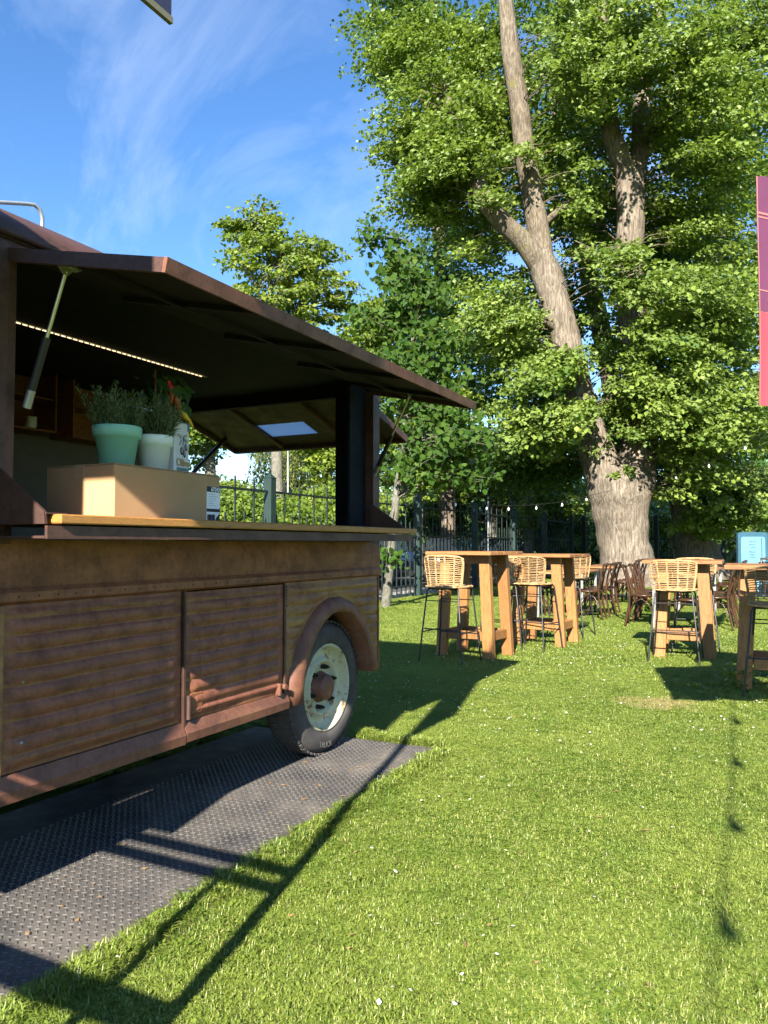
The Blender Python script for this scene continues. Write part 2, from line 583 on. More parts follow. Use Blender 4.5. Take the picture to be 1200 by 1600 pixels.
# ================================================================== THE SETTING
# ground: one sheet of soil and turf reaching the horizon
t = NT('turf_soil')
gn = t.noise(t.pos(), 1.3, 6, 0.6)
gf = t.noise(t.pos(), 22, 5, 0.7)
gc = t.ramp(gn, [(0.3, (0.075, 0.13, 0.016)), (0.7, (0.12, 0.17, 0.026))])
gc = t.mix(t.ramp(gf, [(0.4, (0, 0, 0)), (0.7, (0.45, 0.45, 0.45))]), gc, (0.060, 0.060, 0.022))
t.set(gc, 0.95, 0, 0.1)
t.bump(gf, 0.6, 0.02)
M['turf'] = t.m
gx = np.concatenate([[-600, -200, -80], np.linspace(-30, 20, 51), [60, 200, 600]])
gy = np.concatenate([[-600, -200, -60], np.linspace(-20, 50, 71), [100, 250, 700]])
GX, GY = np.meshgrid(gx, gy, indexing='ij')
GZ = -0.006 + 0.012 * np.sin(GX * 1.7 + 0.6 * GY) * np.cos(GY * 1.1) * (np.abs(GX + 5) < 25)
GZ = np.minimum(GZ, 0)
nx_, ny_ = GX.shape
ii, jj = np.meshgrid(np.arange(nx_ - 1), np.arange(ny_ - 1), indexing='ij')
a_ = (ii * ny_ + jj).ravel()
Fq = np.stack([a_, a_ + ny_, a_ + ny_ + 1, a_ + 1], 1)
ground = link(bpy.data.objects.new('ground', arr_mesh('ground', np.stack([GX, GY, GZ], -1).reshape(-1, 3), 4, Fq, M['turf'])))
tag(ground, 'soil and turf under the lawn', kind='structure')

# road and parking strip beyond the side fence
MB().add([(-26, -20, 0.012), (-8.1, -20, 0.012), (-8.1, 34.3, 0.012), (-26, 34.3, 0.012)], [(0, 1, 2, 3)]).build('road', M['asphalt'])
tag(bpy.data.objects['road'], 'grey asphalt parking strip behind the green fence', kind='structure')
MB().add([(-60, 36.8, 0.012), (40, 36.8, 0.012), (40, 44, 0.012), (-60, 44, 0.012)], [(0, 1, 2, 3)]).build('pavement', M['kerb'])
bpy.data.objects['pavement'].data.materials[0] = plain('grey_paving', (0.11, 0.105, 0.095), 0.9, var=0.25, scale=3)
tag(bpy.data.objects['pavement'], 'pale pavement behind the far fence', kind='structure')

# kerb of pale stones along the side fence
kerb = MB()
kerb.add([(-8.1, 4, 0.016), (-7.5, 4, 0.016), (-7.5, 32, 0.016), (-8.1, 32, 0.016)], [(0, 1, 2, 3)])
kerb = kerb.build('kerb', M['kerb'])
tag(kerb, 'row of pale kerb stones along the fence', kind='structure')
kmesh = [MB().box((0, 0, 0), (0.17 + 0.01 * k, 0.27 - 0.012 * k, 0.13), bev=0.012).mesh('kerb_stone', M['kerb']) for k in range(3)]
y = 7.0
k = 0
while y < 31:
    for dx in (-7.52, -7.72):
        o = link(bpy.data.objects.new('kerb_stone', kmesh[k % 3]), kerb)
        o.location = (dx + random.uniform(-.008, .008), y + (0.14 if dx < -7.6 else 0), 0.035 + random.uniform(-.006, .006))
        o.rotation_euler = (0, 0, random.uniform(-.02, .02))
        k += 1
    y += 0.285

# ------------------------------------------------------------------ lawn (blades, clover) as instanced patches
t = NT('grass_blades')
at = t.n('ShaderNodeAttribute', attribute_name='tint')
gb = t.ramp(at.outputs['Fac'], [(0.0, (0.045, 0.105, 0.012)), (0.42, (0.160, 0.226, 0.030)), (0.75, (0.285, 0.342, 0.058)), (0.95, (0.48, 0.46, 0.19))])
nb = t.noise(t.pos(), 0.55, 5, 0.6)
gb = t.mix(t.ramp(nb, [(0.40, (0, 0, 0)), (0.62, (0.7, 0.7, 0.7))]), gb, (0.265, 0.325, 0.060))
nb2 = t.noise(t.pos(), 2.6, 4, 0.6)
gb = t.mix(t.ramp(nb2, [(0.50, (0, 0, 0)), (0.72, (0.45, 0.45, 0.45))]), gb, (0.080, 0.165, 0.020))
# one worn straw-coloured spot on the lawn near the right-hand bar tables
vd = t.n('ShaderNodeVectorMath', operation='DISTANCE')
t.l(t.pos((1.0, 1.35, 0)), vd.inputs[0])
vd.inputs[1].default_value = (-0.80, 6.12 * 1.35, 0)
sp = t.n('ShaderNodeMath', operation='ADD')
t.l(vd.outputs['Value'], sp.inputs[0])
t.l(t.rgb(t.noise(t.pos(), 7, 4), (0.2, -0.22), (0.8, 0.22)), sp.inputs[1])
gb = t.mix(t.ramp(sp.outputs[0], [(0.12, (0.85, 0.85, 0.85)), (0.38, (0, 0, 0))]), gb, (0.40, 0.33, 0.14))
d_ = t.n('ShaderNodeBsdfDiffuse')
tr_ = t.n('ShaderNodeBsdfTranslucent')
gl_ = t.n('ShaderNodeBsdfGlossy')
gl_.inputs['Roughness'].default_value = 0.45
t.l(gb, d_.inputs['Color'])
t.l(t.mix(0.5, gb, (0.30, 0.44, 0.05)), tr_.inputs['Color'])
m1 = t.n('ShaderNodeMixShader'); m1.inputs[0].default_value = 0.36
t.l(d_.outputs[0], m1.inputs[1]); t.l(tr_.outputs[0], m1.inputs[2])
m2 = t.n('ShaderNodeMixShader'); m2.inputs[0].default_value = 0.04
t.l(m1.outputs[0], m2.inputs[1]); t.l(gl_.outputs[0], m2.inputs[2])
t.l(m2.outputs[0], t.out.inputs['Surface'])
M['grass'] = t.m


def grass_patch(name, size, nblades, nclover, h, wd, seed):
    r = np.random.default_rng(seed)
    p = np.stack([r.uniform(-size / 2, size / 2, nblades), r.uniform(-size / 2, size / 2, nblades), np.zeros(nblades)], 1)
    ang = r.uniform(0, 2 * np.pi, nblades)
    d = np.stack([np.cos(ang), np.sin(ang), 0 * ang], 1)           # lean direction
    s = np.stack([-np.sin(ang), np.cos(ang), 0 * ang], 1)
    H = h * r.uniform(0.45, 1.25, nblades)[:, None]
    L = r.uniform(0.3, 1.9, nblades)[:, None]
    W = wd * r.uniform(0.6, 1.3, nblades)[:, None]
    up = np.array([0, 0, 1.0])
    b0, b1 = p - s * W, p + s * W
    mid = p + up * H * 0.62 + d * H * L * 0.35
    m0, m1_ = mid - s * W * 0.8, mid + s * W * 0.8
    tip = p + up * H * (1.02 - 0.34 * L) + d * H * L
    V = np.stack([b0, b1, m1_, m0, tip], 1).reshape(-1, 3)
    o = np.arange(nblades)[:, None] * 5
    T = np.concatenate([o + [0, 1, 2], o + [0, 2, 3], o + [3, 2, 4]], 0)
    tint = np.repeat(np.clip(r.normal(0.47, 0.31, nblades), 0, 1), 5)
    # clover: three little leaves on a stalk, low
    c = np.stack([r.uniform(-size / 2, size / 2, nclover), r.uniform(-size / 2, size / 2, nclover), r.uniform(0.4, 0.85, nclover) * h], 1)
    a0 = r.uniform(0, 6.28, nclover)
    Vs, Ts, tn = [V], [T], [tint]
    base = len(V)
    for k in range(3):
        a = a0 + k * 2.094
        dd = np.stack([np.cos(a), np.sin(a), r.uniform(-.25, .35, nclover)], 1)
        ss = np.stack([-np.sin(a), np.cos(a), 0 * a], 1)
        q = (r.uniform(0.004, 0.0080, nclover))[:, None]
        vv = np.stack([c, c + dd * q - ss * q * .75, c + dd * q * 1.9 - ss * q * .3, c + dd * q * 1.9 + ss * q * .3, c + dd * q + ss * q * .75], 1).reshape(-1, 3)
        oo = base + np.arange(nclover)[:, None] * 5
        Vs.append(vv)
        Ts.append(np.concatenate([oo + [0, 1, 2], oo + [0, 2, 3], oo + [0, 3, 4]], 0))
        tn.append(np.repeat(np.clip(r.normal(0.30, 0.1, nclover), 0, 1), 5))
        base += nclover * 5
    me = arr_mesh(name, np.concatenate(Vs), 3, np.concatenate(Ts), M['grass'], {'tint': np.concatenate(tn)})
    return bpy.data.objects.new(name, me)


def scatter(name, protos, pos, rot, scl, idx, label, cat=None):
    me = bpy.data.meshes.new(name)
    me.vertices.add(len(pos))
    me.vertices.foreach_set('co', np.ascontiguousarray(pos, dtype=np.float32).ravel())
    for nm, a in (('rot', rot), ('scl', scl)):
        at_ = me.attributes.new(nm, 'FLOAT_VECTOR', 'POINT')
        at_.data.foreach_set('vector', np.ascontiguousarray(a, dtype=np.float32).ravel())
    ai = me.attributes.new('pick', 'INT', 'POINT')
    ai.data.foreach_set('value', np.ascontiguousarray(idx, dtype=np.int32))
    o = link(bpy.data.objects.new(name, me))
    g = bpy.data.node_groups.new(name, 'GeometryNodeTree')
    g.interface.new_socket('Geometry', in_out='INPUT', socket_type='NodeSocketGeometry')
    g.interface.new_socket('Geometry', in_out='OUTPUT', socket_type='NodeSocketGeometry')
    gi = g.nodes.new('NodeGroupInput')
    go = g.nodes.new('NodeGroupOutput')
    iop = g.nodes.new('GeometryNodeInstanceOnPoints')
    join = g.nodes.new('GeometryNodeGeometryToInstance')
    for p in reversed(protos):
        oi = g.nodes.new('GeometryNodeObjectInfo')
        oi.inputs['Object'].default_value = p
        g.links.new(oi.outputs['Geometry'], join.inputs[0])

    def attr(nm, typ):
        n_ = g.nodes.new('GeometryNodeInputNamedAttribute')
        n_.data_type = typ
        n_.inputs['Name'].default_value = nm
        return n_.outputs['Attribute']
    g.links.new(gi.outputs[0], iop.inputs['Points'])
    g.links.new(join.outputs[0], iop.inputs['Instance'])
    iop.inputs['Pick Instance'].default_value = True
    g.links.new(attr('pick', 'INT'), iop.inputs['Instance Index'])
    g.links.new(attr('rot', 'FLOAT_VECTOR'), iop.inputs['Rotation'])
    g.links.new(attr('scl', 'FLOAT_VECTOR'), iop.inputs['Scale'])
    g.links.new(iop.outputs[0], go.inputs[0])
    md = o.modifiers.new('scatter', 'NODES')
    md.node_group = g
    return tag(o, label, cat, kind='stuff')


MAT_X, MAT_Y = (-3.05, -1.80), (-0.4, 4.17)      # extent of the rubber matting


def lawn_points(step, dmin, dmax, half):
    pts = []
    for x in np.arange(-7.45, 7, step):
        for y_ in np.arange(-1.5, 33, step):
            px, py = x + rng.uniform(-.5, .5) * step, y_ + rng.uniform(-.5, .5) * step
            d = -px * math.sin(YAW) + py * math.cos(YAW)
            lat = px * math.cos(YAW) + py * math.sin(YAW)
            if d < dmin or d >= dmax or abs(lat) > 0.75 * d + 1.2:
                continue
            if MAT_X[0] - half < px < MAT_X[1] + half and MAT_Y[0] < py < MAT_Y[1] + half:
                continue
            pts.append((px, py, -0.004))
    return np.array(pts)


near = [grass_patch('grass_patch', 0.24, 1700, 55, 0.022, 0.0015, 100 + k) for k in range(5)]
far = [grass_patch('grass_patch_wide', 0.5, 1800, 60, 0.026, 0.0028, 200 + k) for k in range(4)]
edge = [grass_patch('grass_tuft', 0.09, 120, 8, 0.042, 0.0018, 300 + k) for k in range(3)]
pn = lawn_points(0.145, 0.9, 7.5, 0.10)
pf = lawn_points(0.33, 7.2, 33, 0.2)
# taller uncut tufts along the mat, the young tree, the kerb and the table legs
pe = []
for _ in range(230):
    pe.append((MAT_X[1] + 0.045 + abs(rng.normal(0, 0.03)), rng.uniform(0.6, 4.15), -0.004))
for _ in range(60):
    pe.append((rng.uniform(-2.35, -1.75), MAT_Y[1] + 0.05 + abs(rng.normal(0, 0.04)), -0.004))
for _ in range(420):
    pe.append((-7.35 + abs(rng.normal(0, 0.10)), rng.uniform(8, 30), -0.004))
for _ in range(260):
    pe.append((-6.55 + rng.normal(0, 0.35), 12.95 + rng.normal(0, 0.5), -0.004))
for _ in range(220):
    pe.append((-0.15 + rng.normal(0, 0.4), 7.0 + rng.normal(0, 0.35), -0.004))
for _ in range(220):
    a = rng.uniform(0, 6.28)
    pe.append((-4.0 + 1.0 * math.cos(a) + rng.normal(0, .15), 22.0 + 1.0 * math.sin(a) + rng.normal(0, .15), -0.004))
pe = np.array(pe)


def mk(nm, protos, pts, lab, zs):
    n_ = len(pts)
    rot = np.zeros((n_, 3)); rot[:, 2] = rng.uniform(0, 6.28, n_)
    z = rng.uniform(*zs, n_)
    scl = np.stack([np.ones(n_), np.ones(n_), z], 1)
    return scatter(nm, protos, pts, rot, scl, rng.integers(0, len(protos), n_), lab, 'grass')


mk('lawn', near, pn, 'short mown lawn with clover in the foreground', (0.75, 1.25))
mk('lawn_beyond', far, pf, 'short mown lawn running back to the trees and tables', (0.75, 1.3))
mk('tall_grass_tufts', edge, pe, 'taller uncut grass tufts along mat, kerb and tree', (0.6, 1.5))

# daisies: white specks in the turf
dv, df = [], []
dp = []
for _ in range(520):
    dp.append((rng.uniform(-3.6, -1.0), rng.uniform(4.6, 11)))
for _ in range(200):
    dp.append((rng.uniform(-0.6, 1.0), rng.uniform(4.0, 9)))
for _ in range(200):
    y_ = 1.6 + 9 * rng.uniform(0, 1) ** 1.4
    dp.append((rng.uniform(-1.7, 1.5), y_))
dmb = MB()
for (x, y_) in dp:
    if MAT_X[0] < x < MAT_X[1] + .03 and y_ < MAT_Y[1] + .05:
        continue
    z = rng.uniform(0.022, 0.04)
    tx, ty = rng.normal(0, .25), rng.normal(-.2, .25)
    r0 = rng.uniform(0.004, 0.0085)
    vs = []
    for k in range(9):
        a = k * 6.283 / 9
        rr = r0 * (1.0 if k % 2 else 0.72)
        vs.append((x + rr * math.cos(a), y_ + rr * math.sin(a), z + rr * (tx * math.cos(a) + ty * math.sin(a))))
    vs.append((x, y_, z + 0.002))
    dmb.add(vs, [(k, (k + 1) % 9, 9) for k in range(9)])
daisies = dmb.build('daisies', M['petal'])
tag(daisies, 'small white daisies scattered through the lawn', 'daisies', kind='stuff')

# ------------------------------------------------------------------ rubber checker matting beside the truck
t = NT('rubber_checker_mat')
v_ = t.pos()
n_a = t.noise(v_, 2.2, 6, 0.65)
n_b = t.noise(v_, 26, 5, 0.7)
mc = t.ramp(n_a, [(0.36, (0.036, 0.035, 0.037)), (0.55, (0.095, 0.086, 0.078)), (0.75, (0.19, 0.16, 0.13))])
mc = t.mix(0.7, mc, t.ramp(n_b, [(0.3, (0.55, 0.55, 0.55)), (0.65, (1.1, 1.1, 1.1))]), 'MULTIPLY')
t.set(mc, 0.75, 0, 0.35)
t.bump(n_b, 0.25, 0.003)
M['matrub'] = t.m
t = NT('rubber_checker_tread')
n_b = t.noise(t.pos(), 9, 5, 0.7)
t.set(t.ramp(n_b, [(0.3, (0.045, 0.043, 0.045)), (0.7, (0.13, 0.12, 0.11))]), 0.36, 0, 0.6)
M['mattread'] = t.m
ym = (MAT_Y[0] + MAT_Y[1]) / 2
matting = thing('rubber_mat', 'long dark grey rubber checker-plate mat on the grass beside the rusty truck', 'mat', (0, 0, 0))
bx = MB()
nseg = 40
rows = [(MAT_X[0], 0.0), (MAT_X[0], 0.014), (MAT_X[1] - 0.006, 0.014), (MAT_X[1], 0.009), (MAT_X[1], 0.0)]
vs, fs = [], []
for i in range(nseg + 1):
    yy = MAT_Y[0] + (MAT_Y[1] - MAT_Y[0]) * i / nseg
    wob = 0.008 * math.sin(yy * 3.1) + 0.006 * math.sin(yy * 7.7 + 1)
    skew = 0.06 * (yy - MAT_Y[1]) / 4.5
    for (x, z) in rows:
        vs.append((x + skew * 0 + (wob if x > -2 else 0), yy - (0.05 if i == nseg and x < -2 else 0), z))
for i in range(nseg):
    for k in range(4):
        fs.append((i * 5 + k, (i + 1) * 5 + k, (i + 1) * 5 + k + 1, i * 5 + k + 1))
fs.append(tuple(nseg * 5 + k for k in range(5)))
bx.add(vs, fs).build('sheet', M['matrub'], matting)
tv, tf = [], []
sp_ = 0.0245
c45 = math.sqrt(0.5)
for i in range(-140, 140):
    for j in range(-140, 140):
        x0, y0 = i * sp_, j * sp_
        x, y_ = -2.4 + c45 * (x0 - y0), 2.4 + c45 * (x0 + y0)
        if not (-2.75 < x < MAT_X[1] - 0.02 and 0.9 < y_ < MAT_Y[1] - 0.03):
            continue
        d = np.array([c45, c45]) if (i + j) % 2 == 0 else np.array([c45, -c45])
        s = np.array([-d[1], d[0]])
        L, W = 0.0125, 0.0036
        o = len(tv)
        ring = [d * L, d * L * .45 + s * W, -d * L * .45 + s * W, -d * L, -d * L * .45 - s * W, d * L * .45 - s * W]
        for q in ring:
            tv.append((x + q[0], y_ + q[1], 0.0135))
        for q in ring:
            tv.append((x + q[0] * .72, y_ + q[1] * .55, 0.0168))
        for k in range(6):
            tf.append((o + k, o + (k + 1) % 6, o + 6 + (k + 1) % 6))
            tf.append((o + k, o + 6 + (k + 1) % 6, o + 6 + k))
        for k in range(1, 5):
            tf.append((o + 6, o + 6 + k, o + 6 + k + 1))
tr = link(bpy.data.objects.new('tread_pattern', arr_mesh('tread_pattern', np.array(tv), 3, np.array(tf), M['mattread'])), matting)
tag(tr, 'raised lens-shaped tread bars in alternating directions', kind='stuff')

# bits of dry leaf and straw lying on the mat and the grass
dbm = MB()
rr_ = random.Random(5)
for k in range(150):
    on = k < 80
    x = rr_.uniform(-2.5, -1.84) if on else rr_.uniform(-1.7, 0.6)
    y_ = rr_.uniform(1.0, 4.1) if on else rr_.uniform(1.7, 6.5)
    z = 0.0178 if on else rr_.uniform(0.016, 0.026)
    a = rr_.uniform(0, 6.28)
    L, W = rr_.uniform(0.006, 0.022), rr_.uniform(0.002, 0.007)
    c, s_ = math.cos(a), math.sin(a)
    q = [(-L, 0, 0), (0, W, .002), (L, 0, .003), (0, -W, 0)]
    dbm.add([(x + u * c - v * s_, y_ + u * s_ + v * c, z + h) for u, v, h in q], [(0, 1, 2, 3)])
tag(dbm.build('leaf_litter', plain('dry_leaf_litter', (0.20, 0.12, 0.05), 0.9, var=0.5, scale=40, bump=0)), 'scraps of dry leaf and straw on mat and grass', 'litter', kind='stuff')

# ================================================================== THE FOOD TRUCK
TX = -2.25                    # outer face of the serving side
TB = -4.15                    # far side
Y0, YP, YE = -0.75, 1.70, 4.33
truck = thing('food_truck', 'rusty corrugated vintage food truck with raised serving hatch and wooden counter', 'food truck', (0, 0, 0))


def tp(name, mb, m, parent=None, label=None):
    o = mb.build(name, m, parent or truck)
    if label:
        o['label'] = label
    return o


def corrugated(y0, y1, z0, z1, x, pitch=0.056, amp=0.017, margin=0.03, dent=0.004, ny=60, nz=110, hole=None, yflat=0.045, fade=None):
    """pressed sheet in the YZ plane with horizontal ribs that die out at its edges"""
    ys = np.linspace(y0, y1, ny)
    zs = np.linspace(z0, z1, nz)
    YY, ZZ = np.meshgrid(ys, zs, indexing='ij')
    e = np.minimum(np.minimum(YY - y0, y1 - YY) / yflat, np.minimum(ZZ - z0, z1 - ZZ) / margin)
    e = np.clip(e - 0.35, 0, 1)
    if fade is not None:      # ribs die out towards the wheel-arch lip
        dd = np.min(np.hypot(YY[..., None] - fade[:, 0], ZZ[..., None] - fade[:, 1]), -1)
        e = e * np.clip((dd - 0.012) / 0.035, 0, 1)
    ph = ((ZZ - z0) / pitch) % 1
    rib = np.sin(np.pi * ph) ** 0.55
    sag = 0.006 * np.sin(YY * 5.1 + ZZ * 3) * np.sin(YY * 2.3 + 1) + 0.004 * np.sin(ZZ * 9 + YY * 7)
    X = x + e * (amp * rib) + dent * np.sin(YY * 11) * np.cos(ZZ * 8) * e + sag * e * 0.8
    V = np.stack([X, YY, ZZ], -1).reshape(-1, 3)
    i_, j_ = np.meshgrid(np.arange(ny - 1), np.arange(nz - 1), indexing='ij')
    a = (i_ * nz + j_).ravel()
    Q = np.stack([a, a + nz, a + nz + 1, a + 1], 1)
    if hole is not None:
        cy = (YY[:-1, :-1] + YY[1:, 1:]).ravel() / 2
        cz = (ZZ[:-1, :-1] + ZZ[1:, 1:]).ravel() / 2
        Q = Q[~hole(cy, cz)]
    return V, Q


def corr_obj(name, m, *a, label=None, **k):
    V, Q = corrugated(*a, **k)
    o = link(bpy.data.objects.new(name, arr_mesh(name, V, 4, Q, m, smooth=True)), truck)
    if label:
        o['label'] = label
    return o


# ribbed lower panels
corr_obj('side_panel', M['rust_panel'], 1.674, 2.515, 0.452, 1.0, TX + 0.004, label='large rust-brown corrugated side panel')
corr_obj('side_panel', M['rust_panel'], 2.535, 3.262, 0.452, 0.995, TX + 0.007, label='rust-brown corrugated panel beside the wheel arch')
corr_obj('side_panel', M['rust'], 0.2, 1.665, 0.452, 1.0, TX + 0.004)
# wheel-arch outline (y, z)
ARCH_OUT = [(3.318, 0.372), (3.300, 0.45), (3.335, 0.555), (3.395, 0.67), (3.50, 0.80), (3.60, 0.868), (3.71, 0.90), (3.84, 0.902), (3.95, 0.868), (4.06, 0.79), (4.15, 0.70), (4.22, 0.60), (4.275, 0.50), (4.30, 0.425)]
ARCH_IN = [(3.405, 0.372), (3.412, 0.45), (3.432, 0.54), (3.475, 0.63), (3.545, 0.72), (3.62, 0.778), (3.71, 0.815), (3.83, 0.82), (3.93, 0.79), (4.02, 0.725), (4.09, 0.64), (4.14, 0.55), (4.165, 0.48), (4.17, 0.425)]
ao = np.array(ARCH_OUT)


def in_arch(cy, cz):
    top = np.interp(cy, ao[:, 0], ao[:, 1], left=-1, right=-1)
    return (cz < top - 0.02) & (cy > 3.33) & (cy < 4.29)


ad = np.array([ao[i] + (ao[i + 1] - ao[i]) * k / 6 for i in range(len(ao) - 1) for k in range(6)])
corr_obj('rear_wing_panel', M['rust_ochre'], 3.285, YE - 0.012, 0.43, 1.0, TX + 0.002, hole=in_arch, fade=ad, ny=110, nz=140, amp=0.015,
         label='ochre and rust corrugated wing panel round the wheel arch')
# arch lip: raised flange swept along the arch
vs, fs = [], []
for (yo, zo), (yi, zi) in zip(ARCH_OUT, ARCH_IN):
    yc, zc = (yo + yi) / 2, (zo + zi) / 2
    vs += [(TX - 0.004, yo, zo), (TX + 0.026, yo * .85 + yi * .15, zo * .85 + zi * .15), (TX + 0.042, yc, zc),
           (TX + 0.046, yi * .9 + yo * .1, zi * .9 + zo * .1), (TX + 0.040, yi, zi), (TX - 0.10, yi, zi)]
for i in range(len(ARCH_OUT) - 1):
    for k in range(5):
        fs.append((i * 6 + k, (i + 1) * 6 + k, (i + 1) * 6 + k + 1, i * 6 + k + 1))
fs.append(tuple(range(6)))
fs.append(tuple(len(vs) - 6 + k for k in range(6))[::-1])
tp('wheel_arch', MB().add(vs, fs, True), M['rust_red'], label='rounded rust-red wheel arch lip')
# wheel housing behind the arch
vs, fs = [], []
for (yi, zi) in ARCH_IN:
    vs += [(TX - 0.02, yi, zi + .004), (TX - 0.62, yi, zi + .004)]
for i in range(len(ARCH_IN) - 1):
    fs.append((2 * i, 2 * i + 1, 2 * i + 3, 2 * i + 2))
fs.append(tuple(2 * i + 1 for i in range(len(ARCH_IN))))
tp('wheel_housing', MB().add(vs, fs), M['rust_dark'])
# smooth band between counter and belt line, a rolled belt moulding, frame strips
b = MB()
b.add([(TX, 0.2, 1.018), (TX, YE, 1.018), (TX + 0.012, YE, 1.10), (TX + 0.004, YE, 1.215), (TX + 0.004, 0.2, 1.215), (TX + 0.012, 0.2, 1.10)],
      [(0, 1, 2, 5), (5, 2, 3, 4)], True)
tp('upper_band', b, M['rust'])
b = MB()
for (x0, z0, x1, z1) in ((TX, 1.000, TX + 0.022, 1.012), (TX + 0.022, 1.012, TX + 0.022, 1.040), (TX + 0.022, 1.040, TX + 0.010, 1.055)):
    b.add([(x0, 0.2, z0), (x0, YE, z0), (x1, YE, z1), (x1, 0.2, z1)], [(0, 1, 2, 3)])
tp('belt_moulding', b, M['rust'])
tp('sill', MB().prism([(TX - .06, 0.362), (TX + 0.030, 0.362), (TX + 0.034, 0.40), (TX + 0.012, 0.449), (TX - .06, 0.449)], 1.2, 2.522, 'XZ')
   .prism([(TX - .06, 0.368), (TX + 0.030, 0.368), (TX + 0.034, 0.405), (TX + 0.012, 0.449), (TX - .06, 0.449)], 2.528, 3.29, 'XZ'), M['rust_red'])
tp('door_gap_strip', MB().box((TX + 0.012, 2.525, 0.70), (0.016, 0.012, 0.60)), M['rust_dark'])
tp('pillar_strip', MB().box((TX + 0.010, 1.655, 0.72), (0.02, 0.03, 0.56), bev=0.004), M['rust_ochre'], label='flaking yellow-ochre edge strip')
tp('panel_edge', MB().box((TX + 0.012, 3.272, 0.70), (0.014, 0.016, 0.58), bev=0.004), M['rust_dark'])
tp('hinge', MB().tube([(TX + 0.024, 2.545, 0.46), (TX + 0.024, 2.545, 0.56)], 0.010, 8), M['rust_dark'])
tp('latch', MB().box((TX + 0.022, 3.205, 0.475), (0.030, 0.016, 0.060), bev=0.003).tube([(TX + 0.02, 3.235, 0.485), (TX + 0.05, 3.235, 0.485)], 0.014, 10), M['rust_red'])
tp('latch_plate', MB().box((TX + 0.016, 2.60, 0.52), (0.008, 0.075, 0.085), bev=0.002), M['rust'])
for yy, zz in ((1.742, 0.93 - .06), (1.742, 0.745), (1.742, 0.545), (2.60, 0.53)):
    tp('bolt', MB().lathe([(0.0, 0.010), (0.007, 0.008), (0.008, 0.0)], (TX + 0.014, yy, zz), 8, 'X'), M['steel_grey'])
# rear corner and rear lower wall, far side, nose, floor, chassis
tp('rear_corner', MB().prism([(TX - 0.05, YE), (TX - .004, YE), (TX + 0.008, YE - 0.008), (TX + 0.008, YE - 0.02), (TX - 0.05, YE - 0.02)], 0.42, 1.215, 'XY'), M['rust'])
b = MB()
b.box(((TX + TB) / 2, YE - 0.03, 0.82), (abs(TB - TX) - 0.1, 0.03, 0.82))
tp('rear_panel', b, M['rust'])
V, Q = corrugated(Y0 + .3, YE - .03, 0.45, 2.2, TB, 0.056, -0.008, ny=30, nz=90)
link(bpy.data.objects.new('far_side_panel', arr_mesh('far_side_panel', V, 4, Q, M['rust'], smooth=True)), truck)
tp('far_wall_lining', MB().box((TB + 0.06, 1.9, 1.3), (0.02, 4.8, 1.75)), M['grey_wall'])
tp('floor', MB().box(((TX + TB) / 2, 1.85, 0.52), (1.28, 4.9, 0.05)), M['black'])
tp('chassis', MB().box((-2.75, 1.8, 0.42), (0.09, 4.6, 0.12)).box((-3.65, 1.8, 0.42), (0.09, 4.6, 0.12)).box((-3.2, 3.2, 0.40), (0.9, 0.07, 0.08)), M['steel_black'])
tp('axle', MB().tube([(-2.4, 3.70, 0.385), (-4.0, 3.70, 0.385)], 0.04, 10), M['steel_black'])
j = MB().box((-2.58, 3.26, 0.33), (0.12, 0.07, 0.05), bev=.008).tube([(-2.56, 3.16, 0.30), (-2.56, 3.34, 0.31)], 0.022, 10).box((-2.55, 3.12, 0.29), (0.05, 0.06, 0.05), bev=.005)
tp('support_jack', j, M['steel_grey'])
# closed forward body: pillar wall beside the hatch and a rounded nose
tp('front_wall', MB().box((TX - 0.02, 0.55, 1.70), (0.035, 2.1, 0.98)), M['rust_dark'])
b = MB()
prof = [(-4.15, 0.2), (-4.10, -0.35), (-3.85, -0.68), (-3.2, -0.78), (-2.55, -0.68), (-2.30, -0.35), (-2.25, 0.2)]
n = len(prof)
zs = [(0.42, 1.0), (1.1, 1.0), (1.2, .97), (1.75, .80), (2.15, .60)]
vs = []
for z, s in zs:
    vs += [(x if k in (0, n - 1) else -3.2 + (x + 3.2) * (0.9 + .1 * s), 0.2 + (yy - 0.2) * s, z) for k, (x, yy) in enumerate(prof)]
fs = [(i * n + k, i * n + k + 1, (i + 1) * n + k + 1, (i + 1) * n + k) for i in range(len(zs) - 1) for k in range(n - 1)]
tp('nose', b.add(vs, fs, True), M['rust'])
tp('windscreen', MB().box((-3.2, -0.50, 1.62), (1.2, 0.02, 0.42), M=Matrix.Rotation(R(-24), 3, 'X')), M['navyblack'])
# hatch posts
tp('hatch_post', MB().prism([(TX - 0.09, 1.60), (TX + 0.012, 1.60), (TX + 0.012, 1.665), (TX + .004, 1.70), (TX - 0.09, 1.70)], 1.20, 2.20, 'XY'), M['rust_dark'], label='dark rusted post at the near end of the hatch')
tp('hatch_post', MB().prism([(TX - 0.05, 4.245), (TX + 0.006, 4.245), (TX + 0.006, YE), (TX - 0.05, YE)], 1.20, 2.16, 'XY'), M['rust_dark'], label='dark red rusted rear corner post')
tp('corner_panel', MB().box((-2.41, YE - 0.035, 1.72), (0.26, 0.03, 0.96)).box((TX - .062, 4.19, 1.72), (0.02, 0.28, 0.96)), M['navyblack'], label='scratched navy-black board lining the rear corner')
rv = MB()
for k in range(34):         # rivets along the belt line, the sill and the panel edges
    yy = 1.72 + k * 0.077
    rv.lathe([(0.0, 0.0035), (0.0035, 0.0025), (0.005, 0.0)], (TX + 0.0215, yy, 1.026), 6, 'X')
for k in range(7):
    for yy in (3.300, YE - 0.03):
        zz = 0.98 - k * (0.07 if yy > 4 else 0.016)
        rv.lathe([(0.0, 0.0035), (0.0035, 0.0025), (0.005, 0.0)], (TX + 0.006, yy, zz), 6, 'X')
tag(tp('rivets', rv, M['rust_dark']), kind='stuff')
